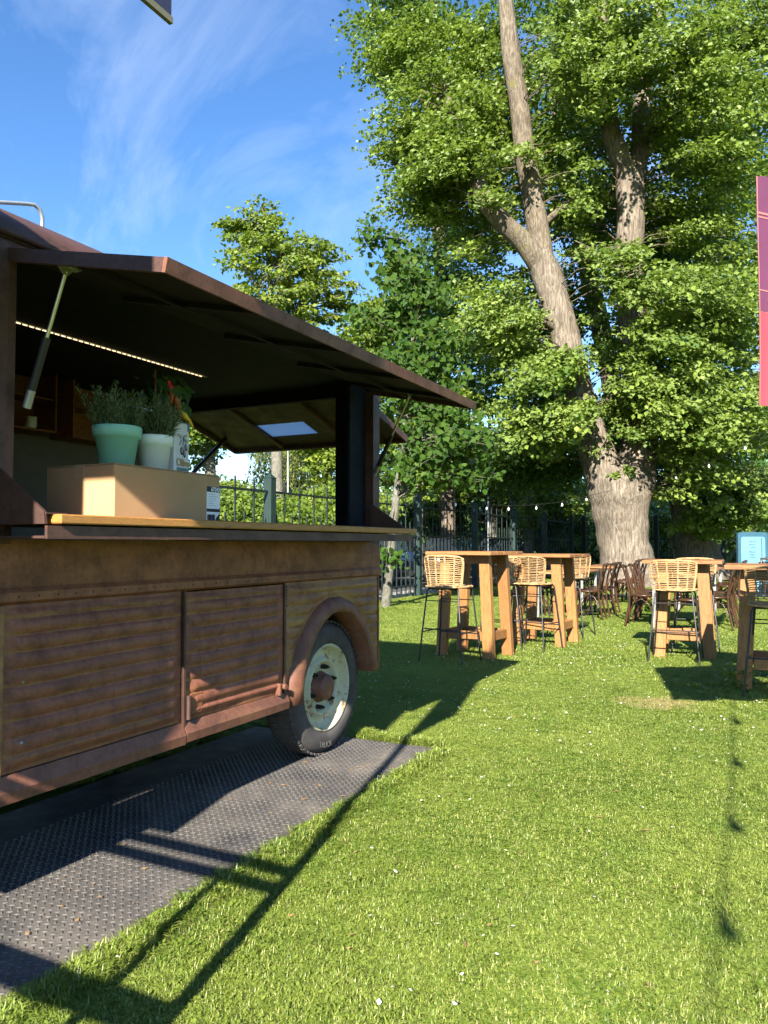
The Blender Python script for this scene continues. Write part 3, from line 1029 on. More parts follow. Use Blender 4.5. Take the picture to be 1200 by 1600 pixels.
tp('hatch_header', MB().box((TX - 0.02, 2.97, 2.205), (0.05, 2.75, 0.05), bev=.006), M['rust_dark'])
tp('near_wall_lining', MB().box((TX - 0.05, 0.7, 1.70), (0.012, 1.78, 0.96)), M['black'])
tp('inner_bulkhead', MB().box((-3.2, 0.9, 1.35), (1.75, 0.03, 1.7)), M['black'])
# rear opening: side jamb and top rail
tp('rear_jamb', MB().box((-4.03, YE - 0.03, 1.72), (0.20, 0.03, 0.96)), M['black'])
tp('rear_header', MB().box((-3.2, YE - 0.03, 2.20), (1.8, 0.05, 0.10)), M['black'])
# roof shell, ceiling
RP = [(-2.235, 2.205), (-2.225, 2.235), (-2.262, 2.285), (-2.34, 2.345), (-2.47, 2.395), (-2.75, 2.435), (-3.2, 2.455), (-3.65, 2.435), (-3.93, 2.395), (-4.06, 2.345), (-4.14, 2.285), (-4.175, 2.235), (-4.165, 2.205)]
vs, fs = [], []
for yy in (-0.30, YE + 0.02):
    vs += [(x, yy, z) for x, z in RP]
n = len(RP)
fs = [(k, n + k, n + k + 1, k + 1) for k in range(n - 1)]
roof = tp('roof', MB().add(vs, fs, True), M['rust_dark'])
tp('gutter', MB().tube([(-2.222, -0.3, 2.222), (-2.222, YE + .02, 2.222)], 0.014, 8), M['rust_dark'], roof)
tp('roof_end', MB().add([(x, YE + 0.018, z) for x, z in RP], [tuple(range(n))[::-1]]), M['rust_dark'], roof)
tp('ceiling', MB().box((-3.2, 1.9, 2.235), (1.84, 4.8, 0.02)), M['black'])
# bent grey pipe on the roof
pp = P(57, 352, 3.30)
pts = [pp + np.array([0, 0, -0.12]), pp, P(57, 333, 3.30), P(53, 319, 3.28), P(44, 311, 3.26), P(30, 309.5, 3.22), P(-12, 307, 3.10), P(-40, 306, 3.02)]
tp('roof_pipe', MB().tube(pts, 0.0085, 10), M['galv'], roof, label='bent grey pipe arm on the roof')
# ---------------- serving awning (raised hatch)
AX, AZ = -1.565, 2.005
HX, HZ = TX + 0.012, 2.152
AY0, AY1 = 1.675, 4.20
aw = thing_dummy = None
d = Vector((AX - HX, 0, AZ - HZ))
L = d.length
d.normalize()
u = Vector((-d.z, 0, d.x))
if u.z < 0:
    u = -u


def aw_pt(s, y_, h):
    p = Vector((HX, 0, HZ)) + d * s + u * h
    return (p.x, y_, p.z)


def aw_box(s0, s1, y0, y1, h0, h1):
    c = [aw_pt(s, y_, h) for h in (h0, h1) for y_ in (y0, y1) for s in (s0, s1)]
    return c, [(0, 2, 3, 1), (4, 5, 7, 6), (0, 1, 5, 4), (2, 6, 7, 3), (0, 4, 6, 2), (1, 3, 7, 5)]


hatch = tp('hatch_lid', MB().add(*aw_box(0.0, L, AY0, AY1, 0.012, 0.022)), M['rust_dark'], label='raised rusted hatch lid with black underside')
tp('lid_rim', MB().add(*aw_box(L - 0.003, L + 0.012, AY0 - 0.014, AY1 + 0.014, -0.020, 0.025)), M['rust_red'], hatch)
tp('lid_rim', MB().add(*aw_box(-0.01, L - 0.004, AY0 - 0.014, AY0 + 0.002, -0.020, 0.024)), M['rust_dark'], hatch)
tp('lid_rim', MB().add(*aw_box(-0.01, L - 0.004, AY1 - 0.002, AY1 + 0.014, -0.020, 0.024)), M['rust_dark'], hatch)
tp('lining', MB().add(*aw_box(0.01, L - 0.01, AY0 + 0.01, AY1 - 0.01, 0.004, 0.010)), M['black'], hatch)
for yy in (2.15, 2.75, 3.35, 3.9):
    tp('lid_rib', MB().add(*aw_box(0.03, L - 0.03, yy - 0.016, yy + 0.016, -0.016, 0.003)), M['black'], hatch)
tp('lid_rib', MB().add(*aw_box(0.30, 0.335, AY0 + 0.02, AY1 - 0.02, -0.019, -0.0165)), M['black'], hatch)
# gas struts
def strut(name, a, b_, label):
    a, b_ = Vector(a), Vector(b_)
    m = a.lerp(b_, 0.52)
    o = tp(name, MB().tube([a.lerp(b_, 0.10), m], 0.0135, 12), M['steel_black'], label=label)
    tp('rod', MB().tube([m, b_], 0.0065, 10), M['chrome'], o)
    tp('decal', MB().tube([a, a.lerp(b_, 0.13)], 0.0142, 12), M['steel_grey'], o)
    tp('bracket', MB().box(b_ + Vector((0, 0, 0.018)), (0.03, 0.10, 0.008)).prism([(b_.y - 0.035, b_.z + .017), (b_.y + 0.035, b_.z + .017), (b_.y + 0.008, b_.z - 0.012), (b_.y - 0.008, b_.z - 0.012)], b_.x - 0.004, b_.x + 0.004, 'YZ'), M['galv'], o)
strut('gas_strut', (TX + 0.045, 1.715, 1.650), (-2.05, 1.732, 2.088), 'near gas strut with pale rod under the hatch lid')
strut('gas_strut', (TX + 0.015, 4.24, 1.63), (-1.90, 4.05, 2.068), 'rear gas strut under the hatch')
# counter: timber top on a steel angle, with gusset brackets at its two ends
tp('counter_top', MB().box((-2.235, 2.955, 1.277), (0.57, 2.62, 0.030), bev=0.004), M['counter_wood'], label='honey-coloured wooden serving counter')
tp('counter_angle', MB().box((-1.972, 2.92, 1.236), (0.012, 2.62, 0.040)).box((-2.11, 2.92, 1.2215), (0.27, 2.62, 0.008)), M['rust_dark'])
tp('counter_bracket', MB().prism([(TX + .01, 1.45), (TX + .035, 1.45), (-1.99, 1.30), (-1.985, 1.262), (TX + .01, 1.262)], 1.615, 1.625, 'XZ').box((-2.11, 1.66, 1.2945), (.25, .08, .005)), M['rust_dark'], label='triangular rusted bracket at the near end of the counter')
tp('counter_bracket', MB().prism([(TX + .01, 1.44), (TX + .03, 1.44), (-2.02, 1.31), (-2.02, 1.294), (TX + .01, 1.294)], 4.20, 4.21, 'XZ'), M['rust_dark'])
# LED strip under the ceiling
t = NT('led_glow')
t.b.inputs['Emission Color'].default_value = (1.0, 0.72, 0.42, 1)
t.b.inputs['Emission Strength'].default_value = 0.6
M['led'] = t.m
b = MB()
LX, LZ = -3.10, 2.218
for k in range(64):
    yy = 1.35 + k * 0.036
    b.box((LX, yy, LZ), (0.003, 0.025, 0.0035))
led = tp('led_strip', MB().box((LX, 2.5, LZ + 0.006), (0.012, 2.35, 0.004)), M['white_paper'], label='thin warm white light strip under the ceiling')
o = tp('led_beads', b, M['led'], led)
tag(o, kind='stuff')
# ---------------- rear tailgate raised as a second awning
gx0, gx1 = -3.98, -2.42
tg = Vector((0, 5.10 - 4.35, 1.975 - 2.19))
Lr = tg.length
tg.normalize()
un = Vector((0, -tg.z, tg.y))


def tgp(x, s, h):
    p = Vector((x, 4.35, 2.19)) + tg * s + un * h
    return tuple(p)


def tg_box(x0, x1, s0, s1, h0, h1):
    c = [tgp(x, s, h) for h in (h0, h1) for s in (s0, s1) for x in (x0, x1)]
    return c, [(0, 2, 3, 1), (4, 5, 7, 6), (0, 1, 5, 4), (2, 6, 7, 3), (0, 4, 6, 2), (1, 3, 7, 5)]


wx0, wx1, ws0, ws1 = -3.48, -3.06, 0.36, 0.58
b = MB()
for bb in ((gx0, wx0, 0, Lr), (wx1, gx1, 0, Lr), (wx0, wx1, 0, ws0), (wx0, wx1, ws1, Lr)):
    b.add(*tg_box(bb[0], bb[1], bb[2], bb[3], 0.0, 0.014))
gate = tp('tailgate', b, M['rust_dark'], label='raised rear tailgate with a small window')
tp('tailgate_rim', MB().add(*tg_box(gx0, gx1, Lr - .015, Lr + .01, -0.03, 0.016)).add(*tg_box(gx1 - .004, gx1 + .012, 0, Lr, -0.03, 0.016)).add(*tg_box(gx0 - .012, gx0 + .004, 0, Lr, -0.03, 0.016)), M['rust_dark'], gate)
for x in (-3.5, -2.9, -2.62):
    tp('tailgate_rib', MB().add(*tg_box(x - .018, x + .018, 0.01, Lr - .02, -0.022, -0.001)), M['rust_dark'], gate)
t = NT('milky_acrylic')
t.set((0.8, 0.82, 0.85), 0.35)
t.b.inputs['Transmission Weight'].default_value = 0.0
trn = t.n('ShaderNodeBsdfTranslucent'); trn.inputs['Color'].default_value = (0.85, 0.9, 0.95, 1)
ms = t.n('ShaderNodeMixShader'); ms.inputs[0].default_value = 0.75
t.l(t.b.outputs[0], ms.inputs[1]); t.l(trn.outputs[0], ms.inputs[2]); t.l(ms.outputs[0], t.out.inputs['Surface'])
M['acrylic'] = t.m
tp('tailgate_window', MB().add(*tg_box(wx0 + .002, wx1 - .002, ws0 + .002, ws1 - .002, 0.003, 0.007)), M['acrylic'], gate, 'milky white window pane')
tp('tailgate_strut', MB().tube([(-3.92, 4.36, 1.62), (-3.90, 4.86, 2.04)], 0.016, 10), M['steel_black'], gate)
# ---------------- wheels
def wheel(y_, x_face, sgn, label=None):
    """steel wheel with a deep dished rim, 0.74 m tyre; x_face = outer sidewall, sgn = outward direction"""
    cz = 0.385
    def pr(p):
        return [(r_, x_face + sgn * z) for r_, z in p]
    tyre = MB().lathe(pr([(0.242, -0.020), (0.250, 0.0), (0.275, 0.008), (0.305, 0.010), (0.335, 0.002), (0.352, -0.012), (0.362, -0.030), (0.370, -0.05), (0.371, -0.10), (0.370, -0.15), (0.352, -0.19), (0.30, -0.205), (0.24, -0.19)]), (0, y_, cz), 56, 'X')
    o = tp('wheel', tyre, M['rubber'], label=label)
    b_ = MB()
    for k in range(56):      # shoulder tread blocks
        a = 2 * math.pi * k / 56
        for zz, ww in ((-0.028, 0.030), (-0.075, 0.03), (-0.12, 0.03)):
            c = (x_face + sgn * zz, y_ + 0.3705 * math.cos(a + (zz * 2)), cz + 0.3705 * math.sin(a + (zz * 2)))
            b_.box(c, (ww, 0.026, 0.012), M=Matrix.Rotation(a + zz * 2 + R(90), 3, 'X'))
    tag(tp('tread', b_, M['rubber'], o), kind='stuff')
    rim = MB().lathe(pr([(0.245, -0.014), (0.247, -0.002), (0.238, 0.004), (0.230, -0.006), (0.222, -0.030), (0.205, -0.048), (0.192, -0.054), (0.170, -0.050), (0.160, -0.026), (0.153, -0.022), (0.142, -0.028), (0.132, -0.050), (0.120, -0.058), (0.0, -0.058)]), (0, y_, cz), 48, 'X')
    tp('rim', rim, M['rim'], o, 'pale mint painted rim with rust spots')
    hub = MB().lathe(pr([(0.088, -0.058), (0.086, -0.045), (0.074, -0.038), (0.073, -0.010), (0.066, 0.002), (0.045, 0.008), (0.0, 0.010)]), (0, y_, cz), 28, 'X')
    tp('hub_cap', hub, M['rust_red'], o)
    for k in range(6):
        a = 2 * math.pi * k / 6 + 0.3
        c = (x_face + sgn * -0.058, y_ + 0.113 * math.cos(a), cz + 0.113 * math.sin(a))
        nb_ = MB()
        nb_.tube([c, (c[0] + sgn * 0.034, c[1], c[2])], 0.0150, 6, smooth=False)
        nb_.tube([(c[0] + sgn * .02, c[1], c[2]), (c[0] + sgn * 0.050, c[1], c[2])], 0.008, 8)
        tp('wheel_nut', nb_, M['steel_black'], o)
    return o


t = NT('pale_mint_rim_paint')
v_ = t.pos()
a = t.noise(v_, 16, 6, 0.7)
c = t.noise(v_, 70, 4, 0.7)
col = t.mix(t.ramp(a, [(0.53, (0, 0, 0)), (0.64, (1, 1, 1))]), (0.44, 0.43, 0.29), (0.17, 0.075, 0.025))
col = t.mix(t.ramp(c, [(0.63, (0, 0, 0)), (0.70, (0.9, 0.9, 0.9))]), col, (0.08, 0.045, 0.03))
t.set(col, 0.5)
M['rim'] = t.m
w_rear = wheel(3.79, TX - 0.045, 1, 'rear wheel with dusty black tyre and pale mint rim')
wheel(0.55, TX - 0.055, 1)
wheel(3.712, TB + 0.055, -1)
wheel(0.55, TB + 0.055, -1)
# moulded lettering low on the near tyre
tm = text_mesh('TRUCK', 0.042, plain('raised_tyre_lettering', (0.11, 0.10, 0.095), 0.8, bump=0))
co = np.array([v.co[:] for v in tm.vertices])
ang = R(-97) + co[:, 0] / 0.315
rad = 0.315 - co[:, 1]
rad = 0.318 + co[:, 1] * -1.0
for v, a, r_ in zip(tm.vertices, ang, rad):
    # reads left to right along the bottom of the sidewall
    v.co = (TX - 0.045 + 0.0105 + v.co.z, 3.79 + r_ * math.cos(a), 0.385 + r_ * math.sin(a))
link(bpy.data.objects.new('lettering', tm), w_rear)

# ================================================================== THINGS ON AND IN THE TRUCK
CT = 1.292            # counter surface
box = thing('cardboard_box', 'long brown cardboard box with a product label, lying on the wooden counter', 'cardboard box', (-2.275, 2.29, CT))
BW, BL, BH = 0.35, 0.585, 0.196
b = MB().box((0, 0, BH / 2 - .001), (BW, BL, BH - .002), bev=0.004)
b.build('carton', M['card'], box)
for s in (-1, 1):
    MB().box((s * BW / 4, 0, BH + 0.0005), (BW / 2 - 0.003, BL - 0.004, 0.003)).build('flap', M['card'], box)
MB().box((0, -BL / 2 - 0.0012, BH - 0.022), (0.05, 0.0015, 0.045)).build('tape', M['card_tape'], box)
MB().box((0, 0, BH + 0.003), (0.05, BL, 0.001)).build('tape', M['card_tape'], box)
lab = MB().box((BW / 2 + 0.0012, BL / 2 - 0.045, 0.075), (0.0015, 0.084, 0.145)).build('label', M['white_paper'], box)
fx = BW / 2 + 0.0026
yc = BL / 2 - 0.045
MB().box((fx, yc, 0.136), (0.001, 0.084, 0.0225)).build('label_header', M['ink'], lab)
MB().box((fx, yc, 0.0485), (0.001, 0.084, 0.013)).build('label_band', M['ink'], lab)
bars = MB()
xx = -0.036
for k in range(15):
    wdt = random.choice((0.0012, 0.002, 0.003))
    bars.box((fx, yc + xx, 0.018), (0.001, wdt, 0.026))
    xx += wdt + random.choice((0.001, 0.0016))
bars.build('barcode', M['ink'], lab)
lines = MB()
for k in range(6):
    wd = random.uniform(0.03, 0.06)
    lines.box((fx, yc - 0.03 + wd / 2, 0.115 - k * 0.0095), (0.001, wd, 0.0016))
lines.build('print_lines', M['ink_grey'], lab)
MB().prism([(yc + 0.012, 0.004), (yc + 0.041, 0.004), (yc + 0.041, 0.038), (yc + 0.028, 0.026), (yc + 0.018, 0.018)], fx, fx + 0.0008, 'YZ').build('label_corner', M['ink'], lab)
tmx = text_mesh('67243', 0.023, M['white_paper'], bold=0.0006)
o = link(bpy.data.objects.new('lettering', tmx), lab)
o.rotation_euler = (R(90), 0, R(90))
o.location = (fx + 0.001, yc + 0.012, 0.1355)
TOP = CT + BH + 0.003


def pot(name, label, loc, r_top, r_bot, h, mat_, rim_h=0.034, group=None):
    o = thing(name, label, 'plant pot', loc)
    MB().lathe([(0, 0.0), (r_bot, 0.0), (r_bot + (r_top * .93 - r_bot) * (h - rim_h) / h, h - rim_h), (r_top * .965, h - rim_h + 0.001), (r_top, h - 0.004), (r_top - 0.003, h), (r_top - 0.008, h - 0.001), (r_top - 0.014, h - 0.02)], n=40).build('pot', mat_, o)
    MB().lathe([(r_top - 0.012, h - 0.018), (r_top * .5, h - 0.012), (0, h - 0.01)], n=20).build('soil', M['soil'], o)
    return o


def leaf_quads(P_, D, N, S, Wf=0.4, fold=0.15):
    """kite leaves. P_ base, D direction, N normal, S length -> V, F(tri)"""
    D = D / np.linalg.norm(D, axis=1)[:, None]
    s = np.cross(N, D)
    s /= np.linalg.norm(s, axis=1)[:, None] + 1e-9
    nn = np.cross(D, s)
    S = S[:, None]
    v0 = P_
    v1 = P_ + D * S * 0.45 + s * S * Wf - nn * S * -fold * .5
    v2 = P_ + D * S
    v3 = P_ + D * S * 0.45 - s * S * Wf + nn * S * fold * .5
    V = np.stack([v0, v1, v2, v3], 1).reshape(-1, 3)
    o = np.arange(len(P_))[:, None] * 4
    T = np.concatenate([o + [0, 1, 2], o + [0, 2, 3]], 0)
    return V, T


def herb(parent, h0, n_st, spread, ln, needle, wf, dens, seed, name='foliage', rtop=0.07):
    r = np.random.default_rng(seed)
    st = MB()
    Ps, Ds, Ns, Ss, Ts = [], [], [], [], []
    for k in range(n_st):
        a = r.uniform(0, 6.28)
        q = rtop * math.sqrt(r.uniform(0, 1)) * 0.85
        base = np.array([q * math.cos(a), q * math.sin(a), h0 - 0.012])
        lean = spread * (0.25 + q / rtop * 0.75) * r.uniform(0.5, 1.2)
        dirv = np.array([math.cos(a) * lean + r.normal(0, .12), math.sin(a) * lean + r.normal(0, .12), 1.0])
        dirv /= np.linalg.norm(dirv)
        Lk = ln * r.uniform(0.55, 1.1)
        curl = np.array([0, 0, 1.0]) * 0.35
        pts = []
        for i in range(7):
            u_ = i / 6
            pts.append(base + dirv * Lk * u_ + curl * Lk * 0.25 * u_ * u_)
        st.tube(pts, [0.0016 * (1.2 - .8 * i / 6) for i in range(7)], 4, caps=False)
        pts = np.array(pts)
        m = int(dens * Lk)
        for i in range(m):
            u_ = 0.12 + 0.88 * (i + r.uniform()) / m
            f_ = u_ * 6
            i0 = min(int(f_), 5)
            p = pts[i0] + (pts[i0 + 1] - pts[i0]) * (f_ - i0)
            tt = pts[i0 + 1] - pts[i0]
            tt /= np.linalg.norm(tt)
            rd = r.normal(0, 1, 3)
            rd -= tt * rd.dot(tt)
            rd /= np.linalg.norm(rd)
            Ps.append(p)
            Ds.append(rd * 0.75 + tt * r.uniform(0.35, 0.9))
            Ns.append(tt + r.normal(0, .2, 3))
            Ss.append(needle * r.uniform(0.6, 1.1) * (1.1 - 0.5 * u_))
            Ts.append(r.uniform(0, 1) * (0.45 + .55 * u_))
    V, T = leaf_quads(np.array(Ps), np.array(Ds), np.array(Ns), np.array(Ss), wf, 0.05)
    fo = link(bpy.data.objects.new(name, arr_mesh(name, V, 3, T, M['herb_leaf'], {'tint': np.repeat(Ts, 4)})), parent)
    st.build('stems', M['soil'], parent)
    return fo


p1 = pot('rosemary_pot', 'mint green plastic pot of rosemary standing on the cardboard box', (-2.285, 2.185, TOP), 0.094, 0.063, 0.165, M['mint'], 0.045)
herb(p1, 0.15, 54, 0.5, 0.165, 0.034, 0.10, 420, 5, rtop=0.088)
p2 = pot('lavender_pot', 'small white plastic pot with fine grassy herb beside the mint green pot', (-2.265, 2.365, TOP), 0.076, 0.055, 0.150, M['white_pot'], 0.042)
herb(p2, 0.14, 75, 0.8, 0.185, 0.050, 0.06, 240, 9, rtop=0.068)

tin = thing('olive_tin', 'pale tall olive tin printed with dark olives behind the white pot', 'tin', (-2.262, 2.485, TOP), R(8))
TW, TD, TH = 0.105, 0.07, 0.222
MB().box((0, 0, TH / 2), (TD, TW, TH), bev=0.006).build('can', M['tin'], tin)
MB().box((0, 0, TH + 0.001), (TD - .006, TW - .006, 0.006), bev=0.002).build('lid', M['tin_teal'], tin)
fx = TD / 2 + 0.0008
MB().box((fx, 0.044, TH - 0.018), (0.001, 0.015, 0.032)).build('teal_corner', M['tin_teal'], tin)
MB().box((fx, 0.006, 0.020), (0.001, 0.088, 0.018)).build('teal_band', M['tin_teal'], tin)


def ell(c, a_, b_, rot, name, m, dx=0.0):
    pts = []
    for k in range(18):
        q = 2 * math.pi * k / 18
        y_, z_ = a_ * math.cos(q), b_ * math.sin(q)
        pts.append((c[0] + y_ * math.cos(rot) - z_ * math.sin(rot), c[1] + y_ * math.sin(rot) + z_ * math.cos(rot)))
    return MB().prism(pts, fx + dx, fx + dx + 0.0006, 'YZ').build(name, m, tin)


for (c, a_, b_, rt) in (((-0.004, 0.100), 0.0125, 0.017, 0.15), ((0.014, 0.090), 0.010, 0.016, 0.2), ((0.026, 0.118), 0.0095, 0.0150, 0.25)):
    oo = ell(c, a_, b_, rt, 'olive', M['ink'])
    ell((c[0] + 0.0005, c[1] + 0.002), a_ * 0.55, b_ * 0.62, rt, 'olive_highlight', M['ink_grey'], 0.0006).parent = oo
for (c, a_, b_, rt) in (((0.018, 0.165), 0.017, 0.0055, 0.35), ((0.024, 0.148), 0.018, 0.006, -0.45), ((-0.022, 0.160), 0.018, 0.005, 2.6), ((-0.014, 0.135), 0.016, 0.005, 1.1)):
    ell(c, a_, b_, rt, 'printed_leaf', M['ink_grey'])
for q in ((0.005, 0.158, 0.000, 0.118), (0.005, 0.158, 0.024, 0.132), (0.005, 0.158, 0.013, 0.106), (0.005, 0.158, -0.018, 0.168)):
    MB().beam((fx + .0003, q[0], q[1]), (fx + .0003, q[2], q[3]), 0.0016, 0.0006, up=(1, 0, 0)).build('printed_twig', M['ink'], tin)
tmx = text_mesh('Olive', 0.044, M['tin_gold'], bold=0.0008)
o = link(bpy.data.objects.new('lettering', tmx), tin)
o.rotation_euler = (R(90), 0, R(90))
o.location = (fx + 0.0012, 0.004, 0.050)

# chili plant behind the pots
chili = thing('chili_plant', 'potted chili plant with red and yellow peppers behind the olive tin', 'plant', (-2.385, 2.520, TOP), 0)
MB().lathe([(0, 0), (0.040, 0), (0.052, 0.09), (0.048, 0.09), (0.046, 0.08), (0, 0.08)], n=20).build('pot', M['steel_black'], chili)
stake = MB().tube([(0.0, -0.02, 0.07), (0.006, -0.035, 0.46)], 0.004, 6)
stake.build('stake', M['crate_wood'], chili)
stems = MB()
for e in ((0.03, 0.05, 0.40), (0.05, 0.10, 0.34), (-0.02, -0.06, 0.42), (0.03, -0.10, 0.40), (0.0, 0.02, 0.46), (0.05, 0.13, 0.43)):
    stems.tube([(0, 0, 0.07), (e[0] * .3, e[1] * .3, e[2] * .6), e], [0.005, 0.004, 0.002], 5)
stems.build('stems', M['chili_leaf'], chili)


def pepper(base, tip, r0, m):
    base, tip = Vector(base), Vector(tip)
    pts, rr = [], []
    for i in range(8):
        u_ = i / 7
        p = base.lerp(tip, u_) + Vector((0, 0.01 * math.sin(u_ * 3), 0))
        pts.append(p)
        rr.append(r0 * (0.5 + 0.8 * u_ if u_ < .2 else 1.0 * (1 - ((u_ - .2) / .82) ** 2.2)) + 0.0008)
    o_ = MB().tube(pts, rr, 10).build('pepper', m, chili)
    MB().tube([base, base + (base - tip).normalized() * 0.02], [0.007, 0.003], 6).build('calyx', M['chili_leaf'], o_)


pepper((0.055, -0.005, 0.415), (0.058, 0.005, 0.315), 0.0150, M['red_chili'])
pepper((0.050, 0.040, 0.350), (0.055, 0.055, 0.292), 0.0155, M['orange_chili'])
pepper((0.045, 0.000, 0.300), (0.050, 0.005, 0.262), 0.011, M['red_chili'])
pepper((0.040, 0.070, 0.305), (0.060, 0.150, 0.228), 0.0135, M['yellow_chili'])
r = np.random.default_rng(3)
nl = 34
Pp = np.stack([r.normal(0.015, 0.03, nl), r.normal(0.02, 0.075, nl), r.uniform(0.33, 0.47, nl)], 1)
Pp[:4] = [[0.05, 0.095, 0.345], [0.05, 0.03, 0.38], [0.04, 0.12, 0.42], [0.04, -0.07, 0.42]]
Dd = np.stack([r.normal(0.2, .5, nl), r.normal(0.2, .8, nl), r.normal(-.6, .35, nl)], 1)
Dd[0] = [0.1, 0.25, -1]
Nn = np.tile([0.9, -.3, .5], (nl, 1)) + r.normal(0, .35, (nl, 3))
V, T = leaf_quads(Pp, Dd, Nn, r.uniform(0.06, 0.105, nl), 0.27, 0.1)
link(bpy.data.objects.new('leaves', arr_mesh('leaves', V, 3, T, M['chili_leaf'], {'tint': np.repeat(r.uniform(0, 1, nl), 4)})), chili)

# wooden crates hung as shelves on the far inside wall
def crate(label, loc, wy, hz, dx):
    o = thing('wooden_crate', label, 'crate', loc, group='wooden crates hung as shelves inside the truck')
    MB().box((0, 0, hz / 2), (0.012, wy - .024, hz - .024)).build('back_board', M['crate_wood'], o)
    for s in (-1, 1):
        MB().box((dx / 2, s * (wy / 2 - .006), hz / 2), (dx, 0.012, hz), bev=.002).build('side_board', M['crate_wood'], o)
        MB().box((dx / 2 - .001, 0, hz / 2 + s * (hz / 2 - .006)), (dx - .002, wy - .025, 0.012), bev=.002).build('end_board', M['crate_wood'], o)
    MB().box((dx / 2, 0, hz * .5), (dx - .02, wy - .025, 0.008)).build('shelf_board', M['crate_wood'], o)
    return o


cr1 = crate('open wooden crate hung on the inside wall behind the rosemary', (TB + 0.072, 3.60, 1.86), 0.50, 0.40, 0.20)
bt = thing('woven_basket', 'flat honey-coloured woven basket on top of the hung crate', 'basket', (TB + 0.19, 3.66, 2.262))
MB().lathe([(0.10, 0), (0.15, 0.05), (0.16, 0.10), (0.15, 0.10), (0.14, 0.05), (0.0, 0.01)], n=24).build('bowl', M['rattan'], bt)
bt.scale = (0.55, 1.2, .35)
bt.location.z = 2.2605
cr2 = crate('open wooden crate hung on the inside wall next to the hatch post', (TB + 0.072, 3.00, 1.87), 0.46, 0.40, 0.20)
cups = thing('stack_of_cups', 'small pale stacked cups inside the crate beside the hatch post', 'cups', (TB + 0.18, 3.12, 1.8825))
for k in range(4):
    MB().lathe([(0.02, 0), (0.035, 0.03), (0.033, 0.03), (0.0, 0.005)], (0, 0, 0.016 * k), 16).build('cup', M['white_pot'], cups)

# ================================================================== BAR TABLES
def bar_table(label, loc, rz, tw=0.80, td=0.80, lx=0.25, ly=0.24, z1=1.06):
    o = thing('bar_table', label, 'bar table', loc, rz, 'high teak bar tables on the lawn')
    nb_ = 5
    for k in range(nb_):
        yy = -td / 2 + td / nb_ * (k + 0.5)
        MB().box((random.uniform(-.003, .003), yy, z1 - 0.018 + random.uniform(-.0008, .0008)), (tw, td / nb_ - 0.004, 0.036), bev=0.004).build('plank', M['teak_top'], o)
    for sx in (-1, 1):
        for sy in (-1, 1):
            MB().beam((sx * (lx + 0.035), sy * ly, -0.005), (sx * (lx - 0.02), sy * (ly - .02), z1 - 0.038), 0.118, 0.070, up=(0, 1, 0), bev=0.005).build('leg', M['teak'], o)
    for sy in (-1, 1):
        MB().box((0, sy * (ly - .022), z1 - 0.085), (2 * lx - 0.10, 0.045, 0.09), bev=.003).build('apron', M['teak'], o)
        MB().box((0, sy * (ly - .006), 0.235), (2 * lx - 0.085, 0.05, 0.095), bev=.004).build('foot_rail', M['teak'], o)
    for sx in (-1, 1):
        MB().box((sx * (lx + 0.018), 0, 0.235), (0.05, 2 * ly - 0.088, 0.095), bev=.004).build('foot_rail', M['teak'], o)
    return o


bar_table('teak bar table nearest the truck, rattan stool with its back to us before it', (-2.93, 7.90, 0), R(-8), 0.78, 0.78, 0.25, 0.22, 1.12)
bar_table('teak bar table on the left, second from the truck, top brightly sunlit', (-2.52, 9.22, 0), R(-4), 0.88, 0.82, 0.24, 0.25, 1.08)
bar_table('teak bar table right of centre with a sunlit rattan stool before it', (-0.90, 8.86, 0), R(2), 0.78, 0.74, 0.21, 0.18, 1.03)
bar_table('teak bar table cut by the right edge of the picture, in shade', (0.02, 7.18, 0), R(2), 0.84, 0.80, 0.26, 0.24, 1.03)

